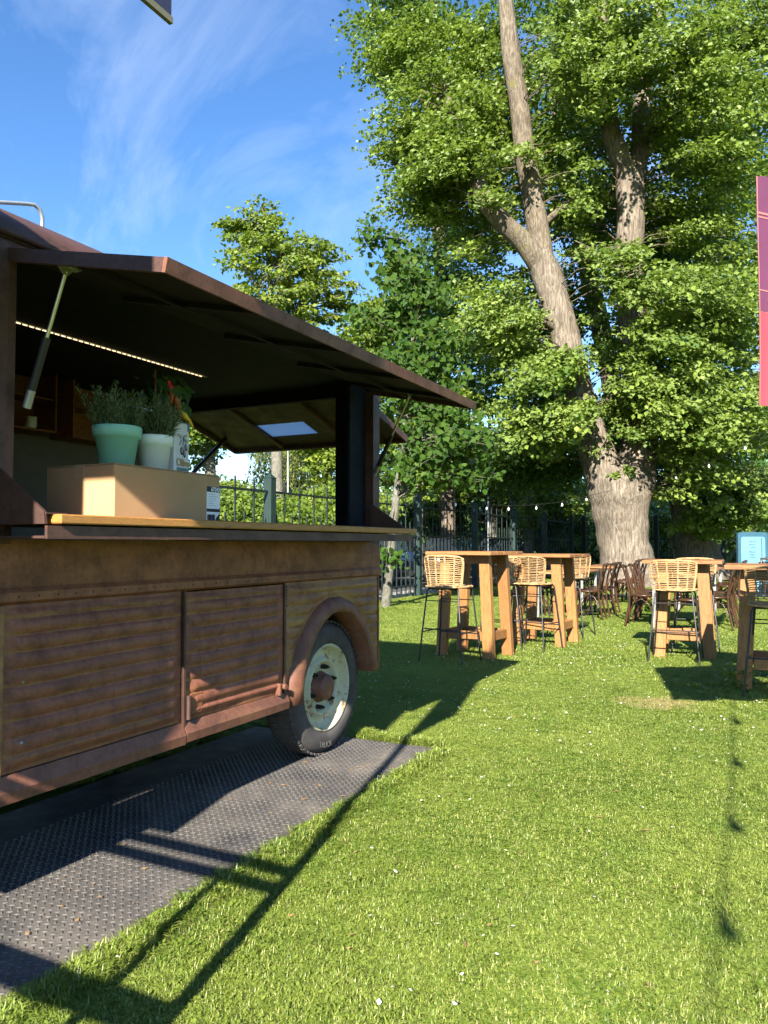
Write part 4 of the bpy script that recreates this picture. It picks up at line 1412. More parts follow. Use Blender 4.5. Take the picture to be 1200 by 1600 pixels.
# ================================================================== RATTAN BAR STOOLS
def make_stool():
    o = thing('bar_stool', 'x', 'bar stool', (0, 0, 0), 0, 'rattan bar stools with black wire legs')
    # local: sitter faces +Y, back at -Y
    SH = 0.74

    def shell(a, z):         # a in -1..1 across the back, z above the seat
        w_ = 0.192 + 0.040 * z / 0.30
        z = z * (1.04 - 0.10 * abs(a) ** 3)
        x = w_ * math.sin(a * 1.25) / math.sin(1.25)
        yb = -0.185 + 0.13 * (1 - math.cos(a * 1.25)) - 0.22 * z * 0.28
        return (x, yb, SH + z)
    b_ = MB()
    zmax = 0.285
    for k in range(16):
        z = 0.012 + (zmax - 0.02) * k / 15 + random.uniform(-.002, .002)
        ph = 0.004 if k % 2 else -0.004
        b_.tube([tuple(np.array(shell(-1 + 2 * i / 14, z)) + np.array([0, ph * (1 if i % 4 < 2 else -1), 0])) for i in range(15)], 0.0042, 5, caps=False)
    for k in range(6):
        a = -0.92 + 1.84 * k / 5
        for da in (-0.018, 0.018):
            b_.tube([tuple(np.array(shell(a + da * (1 if i % 2 else -1) * 1.5, zmax * i / 9)) + np.array([0, (0.005 if i % 2 else -0.005), 0])) for i in range(10)], 0.0046, 5, caps=False)
    rimp = [shell(-1.0, zmax * i / 6) for i in range(5)] + [shell(-0.97, zmax * .86), shell(-0.85, zmax * 0.985)] + [shell(-0.7 + 1.4 * i / 6, zmax) for i in range(7)] + [shell(0.85, zmax * .985), shell(0.97, zmax * .86)] + [shell(1.0, zmax * (4 - i) / 6) for i in range(5)]
    b_.tube(rimp, 0.0085, 6)
    b_.build('woven_backrest', M['rattan'], o)
    s_ = MB()
    for k in range(15):
        yy = -0.17 + 0.36 * k / 14
        w_ = 0.205 * math.sqrt(max(0.05, 1 - (max(0, abs(yy - .0) - .08) / .19) ** 2))
        s_.tube([(-w_ + 2 * w_ * i / 6, yy, SH - 0.012 + 0.010 * ((i / 3 - 1) ** 2)) for i in range(7)], 0.0085, 5, caps=False)
    s_.tube([(0.21 * math.cos(a_) if abs(math.cos(a_)) < 2 else 0, 0.01 + 0.19 * math.sin(a_), SH - 0.004) for a_ in np.linspace(0, 2 * math.pi, 25)], 0.012, 6, caps=False)
    s_.build('woven_seat', M['rattan'], o)
    for sx in (-1, 1):
        for sy in (-1, 1):
            MB().tube([(sx * 0.165, sy * 0.14 + .01, SH - 0.024), (sx * 0.178, sy * 0.155 + .01, SH - 0.05), (sx * 0.245, sy * 0.215 + .01, 0.0)], 0.0085, 7).build('leg', M['steel_black'], o)
    for sy in (-1, 1):
        MB().tube([(-0.165, sy * 0.14 + .01, SH - 0.024), (0.165, sy * 0.14 + .01, SH - 0.024)], 0.0085, 7).build('seat_support', M['steel_black'], o)
        zf = 0.27 if sy > 0 else 0.33
        q = (1 - zf / 0.69)
        xx_, yy_ = 0.178 + 0.067 * q, 0.155 + 0.06 * q
        MB().tube([(-xx_, sy * yy_ + .01, zf), (xx_, sy * yy_ + .01, zf)], 0.0065, 6).build('foot_bar', M['steel_black'], o)
        zf = 0.60
        MB().tube([(-0.187, sy * 0.163 + .01, zf), (0.187, sy * 0.163 + .01, zf)], 0.005, 6).build('cross_bar', M['steel_black'], o)
    for sx in (-1, 1):
        q = (1 - 0.30 / 0.69)
        xx_, yy_ = 0.178 + 0.067 * q, 0.155 + 0.06 * q
        MB().tube([(sx * xx_, -yy_ + .01, 0.30), (sx * xx_, yy_ + .01, 0.30)], 0.0065, 6).build('foot_bar', M['steel_black'], o)
    return o


stool = make_stool()
spots = [
    ((-2.99, 7.32, 0), R(-6), 'rattan bar stool nearest the truck, its curved back towards us'),
    ((-2.50, 8.66, 0), R(-14), 'sunlit rattan bar stool standing between the two left bar tables'),
    ((-2.86, 8.60, 0), R(12), 'rattan bar stool half hidden behind the right legs of the table nearest the truck'),
    ((-2.40, 10.05, 0), R(172), 'rattan bar stool on the far side of the second left bar table'),
    ((-0.945, 8.42, 0), R(0), 'sunlit rattan bar stool with its back towards us, right of centre'),
    ((-0.84, 9.40, 0), R(184), 'rattan bar stool on the far side of the right-of-centre bar table'),
    ((0.0, 6.72, 0), R(-3), 'shaded rattan bar stool cut by the right edge of the picture'),
]
for i, (p, rz, lb) in enumerate(spots):
    o = stool if i == 0 else copy_tree(stool)
    o.location = p
    o.rotation_euler = (0, 0, rz)
    o['label'] = lb
    o.scale = (1, 1, (1.045, 1.02, 1.02, 1.02, 1.0, 1.0, 0.99)[i])

# ================================================================== BISTRO TABLES AND CROSS-BACK CHAIRS
def bistro_table(label, loc, tw=0.70, tl=1.75):
    o = thing('bistro_table', label, 'table', loc, 0, 'long low tables with wooden tops and grey steel legs')
    for k in range(4):
        MB().box((-tw / 2 + tw / 4 * (k + .5), 0, 0.735), (tw / 4 - .004, tl, 0.030), bev=.003).build('plank', M['bistro_wood'], o)
    for sx in (-1, 1):
        for sy in (-1, 1):
            MB().box((sx * (tw / 2 - .05), sy * (tl / 2 - .10), 0.355), (0.045, 0.045, 0.71), bev=.003).build('leg', M['steel_grey'], o)
    MB().box((0, 0, 0.708), (tw - .16, tl - .26, 0.022)).build('under_frame', M['steel_black'], o)
    return o


def make_chair():
    o = thing('cross_back_chair', 'x', 'chair', (0, 0, 0), 0, 'dark cross-back chairs at the low tables')
    # sitter faces +Y
    MB().lathe([(0, 0.0), (0.19, 0.0), (0.215, 0.012), (0.215, 0.028), (0.20, 0.036), (0.0, 0.032)], (0, 0, 0.435), 20).build('seat', M['chair_wood'], o)
    for sx in (-1, 1):
        MB().tube([(sx * 0.17, 0.15, 0.45), (sx * 0.19, 0.19, 0.0)], [0.018, 0.014], 8).build('leg', M['chair_wood'], o)
        MB().tube([(sx * 0.21, -0.25, 0.0), (sx * 0.19, -0.19, 0.30), (sx * 0.185, -0.18, 0.48), (sx * 0.195, -0.22, 0.70), (sx * 0.20, -0.27, 0.87)], [0.015, 0.017, 0.018, 0.016, 0.015], 8).build('leg', M['chair_wood'], o)
        MB().tube([(sx * 0.185, -0.185, 0.46), (sx * 0.09, -0.215, 0.60), (-sx * 0.10, -0.24, 0.74), (-sx * 0.19, -0.262, 0.84)], 0.010, 6).build('cross_slat', M['chair_wood'], o)
        MB().tube([(sx * 0.18, 0.16, 0.18), (sx * 0.19, 0.08, 0.33), (sx * 0.16, -0.02, 0.41), (sx * 0.18, -0.12, 0.36), (sx * 0.195, -0.20, 0.20)], 0.008, 6).build('side_arch', M['chair_wood'], o)
    MB().tube([(-0.215, -0.262, 0.865), (-0.11, -0.292, 0.875), (0, -0.30, 0.878), (0.11, -0.292, 0.875), (0.215, -0.262, 0.865)], [0.020, 0.024, 0.025, 0.024, 0.020], 8).build('top_rail', M['chair_wood'], o)
    MB().tube([(-0.18, 0.165, 0.20), (-0.09, 0.16, 0.36), (0, 0.155, 0.41), (0.09, 0.16, 0.36), (0.18, 0.165, 0.20)], 0.008, 6).build('front_arch', M['chair_wood'], o)
    return o


bistro_table('low wooden table in the left row, nearer of the two', (-3.17, 13.05, 0))
bistro_table('low wooden table in the left row, farther one before the big trunk', (-3.20, 16.35, 0))
bistro_table('low wooden table behind the right-of-centre bar table', (-1.28, 12.35, 0))
bistro_table('low wooden table farthest back on the right row', (-1.30, 15.6, 0))
chair = make_chair()
spots = []
nm = ('nearest', 'middle', 'farthest')
for (tx, ty, nn) in ((-3.17, 13.05, 'nearer left low table'), (-3.20, 16.35, 'farther left low table'), (-1.28, 12.35, 'nearer right low table'), (-1.30, 15.6, 'farther right low table')):
    for k in range(3):
        for s in (-1, 1):
            y_ = ty - 0.56 + 0.56 * k
            spots.append(((tx + s * (0.46 + random.uniform(0, .04)), y_ + random.uniform(-.02, .02), 0), R(90 * s + random.uniform(-5, 5)),
                          '%s dark cross-back chair on the %s side of the %s' % (nm[k], 'right' if s > 0 else 'left', nn)))
spots.append(((-1.06, 11.10, 0), R(8), 'dark cross-back chair at the near end of the nearer right low table'))
for i, (p, rz, lb) in enumerate(spots):
    o = chair if i == 0 else copy_tree(chair)
    o.location = p
    o.rotation_euler = (0, 0, rz)
    o['label'] = lb

# ================================================================== FENCES
def fence_run(label, posts, ax, fixed, m, pitch=0.225, zpost=2.33, mp_=None):
    """posts: coordinates along axis ax ('Y' at x=fixed, or 'X' at y=fixed)"""
    o = thing('metal_fence', label, 'fence', (fixed, posts[0], 0) if ax == 'Y' else (posts[0], fixed, 0))

    def W(a, b_, z):        # local coordinates
        return (b_, a - posts[0], z) if ax == 'Y' else (a - posts[0], b_, z)
    pm = MB().box((0, 0, zpost / 2 - .03), (0.15, 0.15, zpost - .06), bev=.006)
    pm.add([(-.08, -.08, zpost - .058), (.08, -.08, zpost - .058), (.08, .08, zpost - .058), (-.08, .08, zpost - .058), (0, 0, zpost + .03)], [(0, 1, 4), (1, 2, 4), (2, 3, 4), (3, 0, 4), (3, 2, 1, 0)])
    pm = pm.mesh('post', mp_ or m)

    def bar(h):
        return MB().box((0, 0, (h + .07) / 2), (0.022, 0.022, h - .07)).add([(-.011, -.011, h), (.011, -.011, h), (.011, .011, h), (-.011, .011, h), (0, 0, h + .045)], [(0, 1, 4), (1, 2, 4), (2, 3, 4), (3, 0, 4)]).mesh('picket', m)
    tall, short = bar(2.22), bar(1.66)
    for a in posts:
        q = link(bpy.data.objects.new('post', pm), o)
        q.location = W(a, 0, 0)
    for a, b_ in zip(posts[:-1], posts[1:]):
        for z in (0.27, 1.38, 2.05):
            MB().beam(W(a + .075, 0, z), W(b_ - .075, 0, z), 0.035, 0.035).build('rail', m, o)
        n_ = int((b_ - a - .15) / pitch)
        for k in range(n_):
            q = link(bpy.data.objects.new('picket', tall if k % 2 else short), o)
            q.location = W(a + .075 + (b_ - a - .15) * (k + .5) / n_, 0, 0)
    return o


fence_run('dark green spiked metal fence running back from behind the truck', [3.0, 6.6, 10.3, 13.2, 16.1, 19.85, 23.3, 26.9, 30.9], 'Y', -7.35, M['fence'], mp_=M['fence_post'])
fence_run('dark spiked metal fence across the far end behind the big trunk', [-7.0, -5.6, -4.2, -2.8, -1.8, -.8, 1.0, 3.0, 5.0, 7.0, 9.0, 11.0], 'X', 31.6, M['fence_dark'], pitch=0.2)

# ================================================================== TREES
def limb(mb, pts, rads, n=14, lobes=0.0, seed=0, sub=5):
    """tapering limb through points, resampled with a smooth curve and an uneven outline"""
    r = np.random.default_rng(seed)
    pts = [np.array(p, float) for p in pts]
    q, rr = [], []
    m = len(pts)
    for i in range(m - 1):
        p0, p1, p2, p3 = pts[max(i - 1, 0)], pts[i], pts[i + 1], pts[min(i + 2, m - 1)]
        for k in range(sub):
            u_ = k / sub
            q.append(0.5 * (2 * p1 + (p2 - p0) * u_ + (2 * p0 - 5 * p1 + 4 * p2 - p3) * u_ ** 2 + (3 * p1 - p0 - 3 * p2 + p3) * u_ ** 3))
            rr.append(rads[i] + (rads[i + 1] - rads[i]) * u_)
    q.append(pts[-1]); rr.append(rads[-1])
    o = len(mb.v)
    mb.tube(q, rr, n)
    if lobes:
        cnt = len(q) * n
        ph = r.uniform(0, 6.28, 4)
        for i in range(len(q)):
            c = Vector(q[i])
            for k in range(n):
                a = 2 * math.pi * k / n
                f_ = 1 + lobes * (0.5 * math.sin(3 * a + ph[0] + i * .15) + 0.35 * math.sin(5 * a + ph[1] - i * .2) + 0.3 * math.sin(i * 0.9 + ph[2] + a) + r.normal(0, .18))
                v = Vector(mb.v[o + i * n + k])
                mb.v[o + i * n + k] = tuple(c + (v - c) * f_)
    return mb


def ell_points(r, c, rad, n, power=2.4):
    v = r.normal(0, 1, (n, 3))
    v /= np.linalg.norm(v, axis=1)[:, None]
    return np.array(c) + v * np.array(rad) * (r.uniform(0, 1, n) ** (1 / power))[:, None]


def foliage(centers, axis, seed, per=180, size=0.10, spray=(0.5, 0.95), flat=0.26, droop=0.35, wf=0.42, tilt=0.55, up=1.0, tint_mu=0.45):
    """sprays of leaves: flattened, drooping shelves that point away from the tree's axis"""
    r = np.random.default_rng(seed)
    n = len(centers)
    out_ = centers - axis
    out_[:, 2] *= 0.3
    out_ /= np.linalg.norm(out_, axis=1)[:, None] + 1e-6
    sr = r.uniform(*spray, n)
    cnt = (per * (sr / np.mean(spray)) ** 2).astype(int)
    idx = np.repeat(np.arange(n), cnt)
    m = len(idx)
    g = r.normal(0, 1, (m, 3))
    g /= np.linalg.norm(g, axis=1)[:, None]
    g *= (r.uniform(0, 1, m) ** 0.45)[:, None]
    o2 = out_[idx].copy(); o2[:, 2] = 0
    o2 /= np.linalg.norm(o2, axis=1)[:, None] + 1e-6
    s2 = np.stack([-o2[:, 1], o2[:, 0], 0 * o2[:, 0]], 1)
    R_ = sr[idx][:, None]
    lump = 1 + 0.25 * np.sin(7 * g[:, :1] + idx[:, None]) * np.cos(6 * g[:, 1:2])
    p = centers[idx] + (o2 * g[:, :1] * 1.35 + s2 * g[:, 1:2] * 0.72) * R_ * lump
    d_out = g[:, 0] + 0.2
    p[:, 2] += g[:, 2] * flat * sr[idx] * (1.0 - 0.5 * np.abs(g[:, 0])) - droop * sr[idx] * np.clip(d_out, 0, 2) ** 2 * 0.6 + 0.10 * sr[idx] * np.sin(5 * g[:, 1] + idx)
    D = o2 * 0.8 + r.normal(0, 0.65, (m, 3))
    D[:, 2] -= 0.45
    N = np.stack([r.normal(0, tilt, m), r.normal(0, tilt, m), np.full(m, up)], 1) + o2 * 0.45
    S = size * r.uniform(0.5, 1.35, m)
    V, T = leaf_quads(p, D, N, S, wf, 0.14)
    spt = r.normal(tint_mu, 0.16, n)
    tint = np.clip(spt[idx] + r.normal(0, 0.20, m), 0, 1)
    return V, T, np.repeat(tint, 4)


def twigs(mb, centers, skel, r0=0.035, seed=0, n=5, lmax=3.6):
    r = np.random.default_rng(seed)
    S = np.array(skel)
    for c in centers:
        d2 = np.linalg.norm((S - c) * np.array([1, 1, 1.6]), axis=1) + np.maximum(0, S[:, 2] - c[2] + 0.3) * 1.2
        s = S[np.argmin(d2)]
        L = np.linalg.norm(c - s)
        if L > lmax:
            continue
        mid = (s + c) / 2 + r.normal(0, 0.06 * L, 3) + np.array([0, 0, 0.08 * L])
        rr = min(r0 * (0.5 + 0.25 * L), 0.10)
        mb.tube([s, mid, c, c + (c - mid) * 0.35], [rr, rr * 0.65, rr * 0.35, 0.004], n, caps=False)
    return mb


def dens(pts, step=0.5):
    out_ = []
    for a, b_ in zip(pts[:-1], pts[1:]):
        a, b_ = np.array(a), np.array(b_)
        k = max(1, int(np.linalg.norm(b_ - a) / step))
        out_ += [a + (b_ - a) * i / k for i in range(k)]
    return out_ + [np.array(pts[-1])]


def ellipsoids(seed, specs):
    """specs: (px, py, distance, half width px, half height px, half depth m, count)"""
    r = np.random.default_rng(seed)
    C = []
    for (px, py, d, rx, rz, ry, n) in specs:
        c = P(px, py, d)
        v = r.normal(0, 1, (n, 3))
        v /= np.linalg.norm(v, axis=1)[:, None]
        v *= (r.uniform(0, 1, n) ** 0.42)[:, None]
        C.append(c + v[:, :1] * _r * (rx / F * d) + v[:, 1:2] * _f * ry + v[:, 2:] * np.array([0, 0, 1.0]) * (rz / F * d))
    return np.concatenate(C)


def leaves_obj(name, V, T, tint, m, parent):
    return link(bpy.data.objects.new(name, arr_mesh(name, V, 3, T, m, {'tint': tint})), parent)


# ---------------- the big lime tree
D0 = 22.0
base = P(982, 850, D0); base[2] = 0
lime = thing('lime_tree', 'huge old lime tree with pale forked trunk behind the tables', 'tree', tuple(base))
lime.location = (0, 0, 0)
tr = MB()
g = lambda px, py, dd=0.0: P(px, py, D0 + dd)
trunk_pts = [g(985, 920), g(983, 905), g(980, 880), g(976, 850), g(973, 815), g(970, 780), g(968, 752), g(966, 728)]
limb(tr, trunk_pts, [1.12, 0.92, 0.76, 0.70, 0.74, 0.86, 0.92, 0.62], 40, 0.075, 1, 6)
left_pts = [g(955, 770), g(937, 715), g(912, 640), g(892, 550), g(874, 480), g(858, 425), g(846, 392)]
limb(tr, left_pts, [0.62, 0.52, 0.43, 0.40, 0.41, 0.44, 0.38], 22, 0.07, 2)
right_pts = [g(992, 770), g(1000, 700, .3), g(1000, 610, .6), g(993, 520, .7), g(988, 420, .8), g(992, 320, .8), g(990, 262, .8)]
limb(tr, right_pts, [0.62, 0.50, 0.44, 0.41, 0.41, 0.42, 0.40], 22, 0.06, 3)
trunk = tr.build('trunk', M['bark'], lime)
lb = MB()
up_pts = [g(853, 415), g(845, 350), g(834, 280), g(823, 215), g(816, 150), g(806, 85), g(800, 30), g(793, -60), g(785, -170)]
limb(lb, up_pts, [0.34, 0.32, 0.305, 0.29, 0.28, 0.275, 0.25, 0.2, 0.13], 18, 0.05, 4)
ll_pts = [g(852, 412), g(822, 372, -.2), g(790, 340, -.4), g(762, 305, -.5), g(745, 262, -.4), g(722, 200, 0), g(700, 130, .4)]
limb(lb, ll_pts, [0.36, 0.30, 0.27, 0.26, 0.20, 0.15, 0.10], 16, 0.05, 5)
r1_pts = [g(990, 275, .8), g(972, 225, .6), g(960, 180, .5), g(955, 90, .3), g(948, -40, 0)]
limb(lb, r1_pts, [0.34, 0.30, 0.26, 0.22, 0.15], 14, 0.06, 6)
r2_pts = [g(994, 275, .8), g(1008, 225, 1), g(1012, 150, 1.2), g(1030, 60, 1.4), g(1050, -60, 1.6)]
limb(lb, r2_pts, [0.33, 0.28, 0.25, 0.20, 0.14], 14, 0.06, 7)
for q in ([g(990, 560, .7), g(1050, 520, 0), g(1110, 500, -.8)], [g(985, 430, .8), g(935, 390, -.5), g(905, 370, -1.2)], [g(1000, 640, .4), g(1060, 640, -.6), g(1130, 640, -1)],
          [g(910, 640, 0), g(860, 610, -.8), g(815, 600, -1.2)], [g(885, 520, 0), g(840, 490, -.5), g(785, 470, -.8)], [g(1010, 200, 1), g(1080, 160, 0), g(1140, 120, -.6)], [g(845, 350, 0), g(900, 300, 1.2), g(950, 260, 2)]):
    limb(lb, q, [0.12, 0.08, 0.015], 10, 0.04, 8)
limbs = lb.build('limb', M['bark_limb'], lime)
skel = dens(trunk_pts[3:]) + dens(left_pts) + dens(right_pts) + dens(up_pts) + dens(ll_pts) + dens(r1_pts) + dens(r2_pts)
specs_front = [
    (690, 205, 23.0, 95, 115, 2.0, 95), (622, 62, 24.0, 62, 70, 1.6, 36), (668, 290, 22.0, 62, 42, 1.5, 26), (740, 110, 24.5, 80, 110, 1.4, 50),
    (1000, 95, 20.5, 140, 105, 2.0, 90), (1130, 140, 20.8, 85, 150, 2.0, 60), (935, 30, 21, 70, 50, 1.5, 24),
    (778, 495, 21.2, 62, 62, 1.6, 40), (985, 425, 20.2, 95, 42, 1.3, 38), (915, 300, 24.2, 60, 60, 1.0, 18),
    (935, 590, 20.3, 120, 50, 1.4, 52), (1090, 500, 20.0, 105, 72, 1.6, 62), (1085, 650, 20.6, 120, 90, 2.0, 90),
    (850, 665, 20.8, 75, 38, 1.3, 26), (1045, 745, 20.6, 70, 45, 1.4, 26)]
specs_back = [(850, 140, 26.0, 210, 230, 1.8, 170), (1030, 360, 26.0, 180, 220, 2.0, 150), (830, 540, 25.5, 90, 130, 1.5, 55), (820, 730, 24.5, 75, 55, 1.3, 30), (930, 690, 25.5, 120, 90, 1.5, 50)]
def clear_of(C, lines, rad, fwd=-0.6):
    """drop sprays that would stand right before the bare lengths of limb"""
    L = np.array([q for ln in lines for q in dens(ln, 0.4)])
    keep = []
    for c in C:
        dl = L - c
        lat = dl @ _r
        h = np.hypot(lat, dl[:, 2])
        k = np.argmin(h)
        keep.append(not (h[k] < rad and (dl[k] @ _f) > fwd))
    return C[np.array(keep)]


specs_fill = [(722, 215, 21.3, 45, 60, .8, 26), (925, 300, 22.6, 250, 320, 1.8, 260), (960, 620, 21.5, 220, 120, 1.6, 95), (760, 330, 23.2, 70, 90, 1.2, 26), (1120, 420, 22, 90, 380, 2.0, 95)]
cf = np.concatenate([ellipsoids(21, specs_front), ellipsoids(24, specs_fill)])
cf = clear_of(cf, [up_pts[1:], left_pts[4:], ll_pts[:4], left_pts[2:5], [right_pts[4], right_pts[6]], r1_pts[:2]], 0.85)
cf = clear_of(cf, [[g(952, 742), g(1000, 745)], trunk_pts[3:]], 0.8)
cf = cf[~((cf @ _r < (700 - 600) / F * 22.5) & (cf[:, 2] < EYE + (HOR - 335) / F * 22.5))]
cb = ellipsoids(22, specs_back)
cf = np.concatenate([cf, ellipsoids(26, [(878, 560, 20.6, 34, 22, .5, 9), (905, 640, 20.6, 36, 22, .5, 9), (822, 225, 21.0, 16, 14, .3, 3), (985, 395, 20.6, 26, 16, .4, 6), (770, 300, 20.8, 18, 14, .3, 4)])])
ax = P(930, 400, D0 + 2)
V, T, ti = foliage(cf, np.array([ax[0], ax[1], 9.0]), 31, per=132, size=0.132, spray=(0.32, 0.95), flat=0.30, droop=0.72, tint_mu=0.60)
leaves_obj('crown', V, T, ti, M['lime_leaf'], lime)
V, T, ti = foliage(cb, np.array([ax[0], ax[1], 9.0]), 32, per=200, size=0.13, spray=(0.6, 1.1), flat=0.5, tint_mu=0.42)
deep = thing('lime_rear_crown', 'rear crown of the big lime tree, shade put in as darker leaves', 'tree', (0, 0, 0))
leaves_obj('crown', V, T, ti, M['dark_leaf'], deep)  # shaded depth of the lime crown given as a darker leaf colour
limb(MB(), [P(985, 905, 27), P(980, 760, 27), P(960, 600, 27), P(920, 400, 27), P(880, 200, 27), P(872, 0, 27)], [0.5, 0.4, 0.36, 0.3, 0.24, 0.15], 14, 0.06, 34).build('trunk', M['bark_dark'], deep)  # added trunk to carry the rear crown
twigs(MB(), cf, skel, 0.022, 5, lmax=1.9).build('branches', M['bark_dark'], lime)
# small shoots on the trunk
sh = ellipsoids(23, [(975, 735, 21.2, 16, 10, 0.2, 5)])
V, T, ti = foliage(sh, np.array([base[0], base[1], 3.0]), 33, per=55, size=0.11, spray=(0.2, 0.32))
leaves_obj('trunk_shoots', V, T, ti, M['lime_leaf'], lime)


# ---------------- trees in the background
def tree(name, label, group, trunk_p, trunk_r, specs, m, bk, seed, per=140, size=0.11, spray=(0.5, 0.9), tint_mu=0.5, limbs_=(), tw=0.03, **kw):
    o = thing(name, label, 'tree', (0, 0, 0), group=group)
    mb = limb(MB(), trunk_p, trunk_r, 16, 0.06, seed)
    sk = dens(trunk_p)
    for q, rr in limbs_:
        limb(mb, q, rr, 10, 0.05, seed + 1)
        sk += dens(q)
    mb.build('trunk', bk, o)
    C = ellipsoids(seed, specs)
    cm = C.mean(0)
    V, T, ti = foliage(C, np.array([cm[0], cm[1], cm[2] - 1]), seed + 2, per=per, size=size, spray=spray, tint_mu=tint_mu, **kw)
    leaves_obj('crown', V, T, ti, m, o)
    if tw:
        twigs(MB(), C, sk, tw, seed).build('branches', bk, o)
    return o


GB = 'trees beyond the fence'
tree('lime_tree', 'dark leaning old tree with drooping leaves right of the big forked trunk', None,
     [P(1096, 905, 25.5), P(1092, 870, 25.5), P(1084, 820, 25.5), P(1074, 760, 25.8), P(1070, 690, 26), P(1085, 560, 26.2), P(1110, 430, 26.5), P(1135, 300, 27), P(1150, 150, 27.5), P(1160, 0, 28)],
     [1.1, 0.72, 0.60, 0.60, 0.52, 0.44, 0.40, 0.36, 0.30, 0.2],
     [(1150, 620, 24.6, 95, 110, 1.6, 66), (1150, 770, 23.6, 75, 62, 1.5, 60), (1165, 400, 27.5, 110, 150, 2.2, 70), (1160, 130, 28.5, 120, 180, 2.2, 70), (1055, 740, 26.6, 60, 60, 1.4, 26), (1150, 40, 25.5, 110, 90, 1.8, 60), (1100, 820, 24.0, 35, 20, .6, 9)],
     M['lime_leaf'], M['bark_dark'], 41, per=200, size=0.12, tint_mu=0.5)
tree('lime_tree', 'dark tree standing behind the upper left of the big crown', None,
     [P(700, 905, 33), P(700, 700, 33), P(690, 450, 33), P(684, 250, 33), P(680, 60, 33), P(676, -80, 33)], [0.32, 0.28, 0.26, 0.26, 0.24, 0.2],
     [(640, 40, 32, 75, 90, 2.2, 50), (725, 300, 33, 100, 160, 2.5, 80), (700, 470, 32, 62, 110, 2.0, 60), (740, 600, 32, 40, 70, 1.5, 22)],
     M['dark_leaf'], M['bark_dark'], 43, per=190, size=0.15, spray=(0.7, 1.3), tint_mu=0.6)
tree('maple_tree', 'airy light green tree rising behind the truck awning', GB,
     [P(434, 905, 24.5), P(433, 760, 24.5), P(430, 600, 24.5), P(425, 500, 24.5), P(418, 420, 24.5), P(412, 350, 24.5)], [0.24, 0.19, 0.15, 0.12, 0.08, 0.03],
     [(440, 445, 24.5, 105, 80, 2.0, 150), (395, 365, 24.5, 58, 48, 1.4, 52), (478, 400, 24.5, 52, 50, 1.4, 46), (528, 448, 24, 30, 26, 1.0, 18), (412, 322, 24.5, 26, 20, .8, 12), (360, 345, 24.5, 22, 18, .6, 8), (430, 520, 24.5, 95, 40, 1.6, 50)],
     M['bright_leaf'], M['bark_young'], 45, per=50, size=0.135, spray=(0.22, 0.52), tint_mu=0.55,
     limbs_=[([P(428, 530, 24.5), P(400, 450, 24), P(380, 390, 24)], [0.09, 0.05, 0.02]), ([P(430, 560, 24.5), P(470, 460, 25), P(500, 400, 25)], [0.09, 0.05, 0.02])])
tree('bushy_tree', 'bright tree seen over the tip of the truck awning', GB,
     [P(585, 905, 30), P(585, 700, 30), P(580, 560, 30), P(575, 470, 30)], [0.22, 0.18, 0.12, 0.04],
     [(590, 520, 30, 60, 62, 2.0, 60), (560, 600, 29, 90, 60, 2, 50), (630, 700, 29, 60, 80, 2, 50)],
     M['bright_leaf'], M['bark_young'], 47, per=130, size=0.14, spray=(0.6, 1.0), tint_mu=0.5)
tree('leafy_tree', 'dense green tree seen through the hatch beside the cardboard box', GB,
     [P(330, 905, 27), P(328, 760, 27), P(325, 640, 27), P(322, 560, 27)], [0.25, 0.2, 0.15, 0.05],
     [(318, 660, 27, 66, 72, 2.0, 90), (345, 780, 26.5, 60, 36, 1.5, 36)], M['bright_leaf'], M['bark_young'], 49, per=130, size=0.13, tint_mu=0.35)
tree('leafy_tree', 'yellow-green tree seen through the rear opening of the truck', GB,
     [P(515, 905, 27), P(512, 790, 27), P(505, 700, 27), P(500, 620, 27)], [0.2, 0.16, 0.12, 0.05],
     [(515, 705, 27, 42, 58, 1.5, 44), (480, 800, 26, 60, 40, 1.5, 36), (545, 790, 26, 46, 50, 1.5, 30)], M['bright_leaf'], M['bark_young'], 51, per=120, size=0.14, tint_mu=0.6)
tree('bushy_tree', 'sunlit yellow-green tree between street lamp and young tree', GB,
     [P(770, 900, 36), P(770, 800, 36), P(768, 720, 36), P(765, 640, 36)], [0.25, 0.2, 0.14, 0.05],
     [(775, 720, 36, 62, 60, 2.2, 70), (700, 740, 36, 62, 80, 2.2, 60), (850, 760, 35, 70, 55, 2.2, 70)], M['bright_leaf'], M['bark_young'], 53, per=130, size=0.17, spray=(0.8, 1.3), tint_mu=0.6)
tree('leafy_tree', 'ivy-clad slim tree just behind the fence left of the bar tables', GB,
     [P(654, 905, 21), P(655, 820, 21), P(656, 740, 21), P(660, 660, 21), P(668, 590, 21)], [0.13, 0.11, 0.10, 0.08, 0.03],
     [(652, 755, 20.8, 14, 45, 0.3, 26), (690, 640, 22, 52, 50, 1.2, 30)], M['bright_leaf'], M['bark_young'], 55, per=80, size=0.11, spray=(0.25, 0.5), tint_mu=0.55)
tree('leafy_tree', 'ivy-clad trunk just behind the fence left of the big trunk', GB,
     [P(826, 905, 29), P(826, 830, 29), P(828, 760, 29), P(830, 690, 29)], [0.2, 0.18, 0.15, 0.08],
     [(826, 800, 28.8, 10, 42, .3, 18), (840, 720, 29, 60, 40, 1.2, 34)], M['bright_leaf'], M['bark_young'], 57, per=110, size=0.14, spray=(0.3, 0.7), tint_mu=0.5)

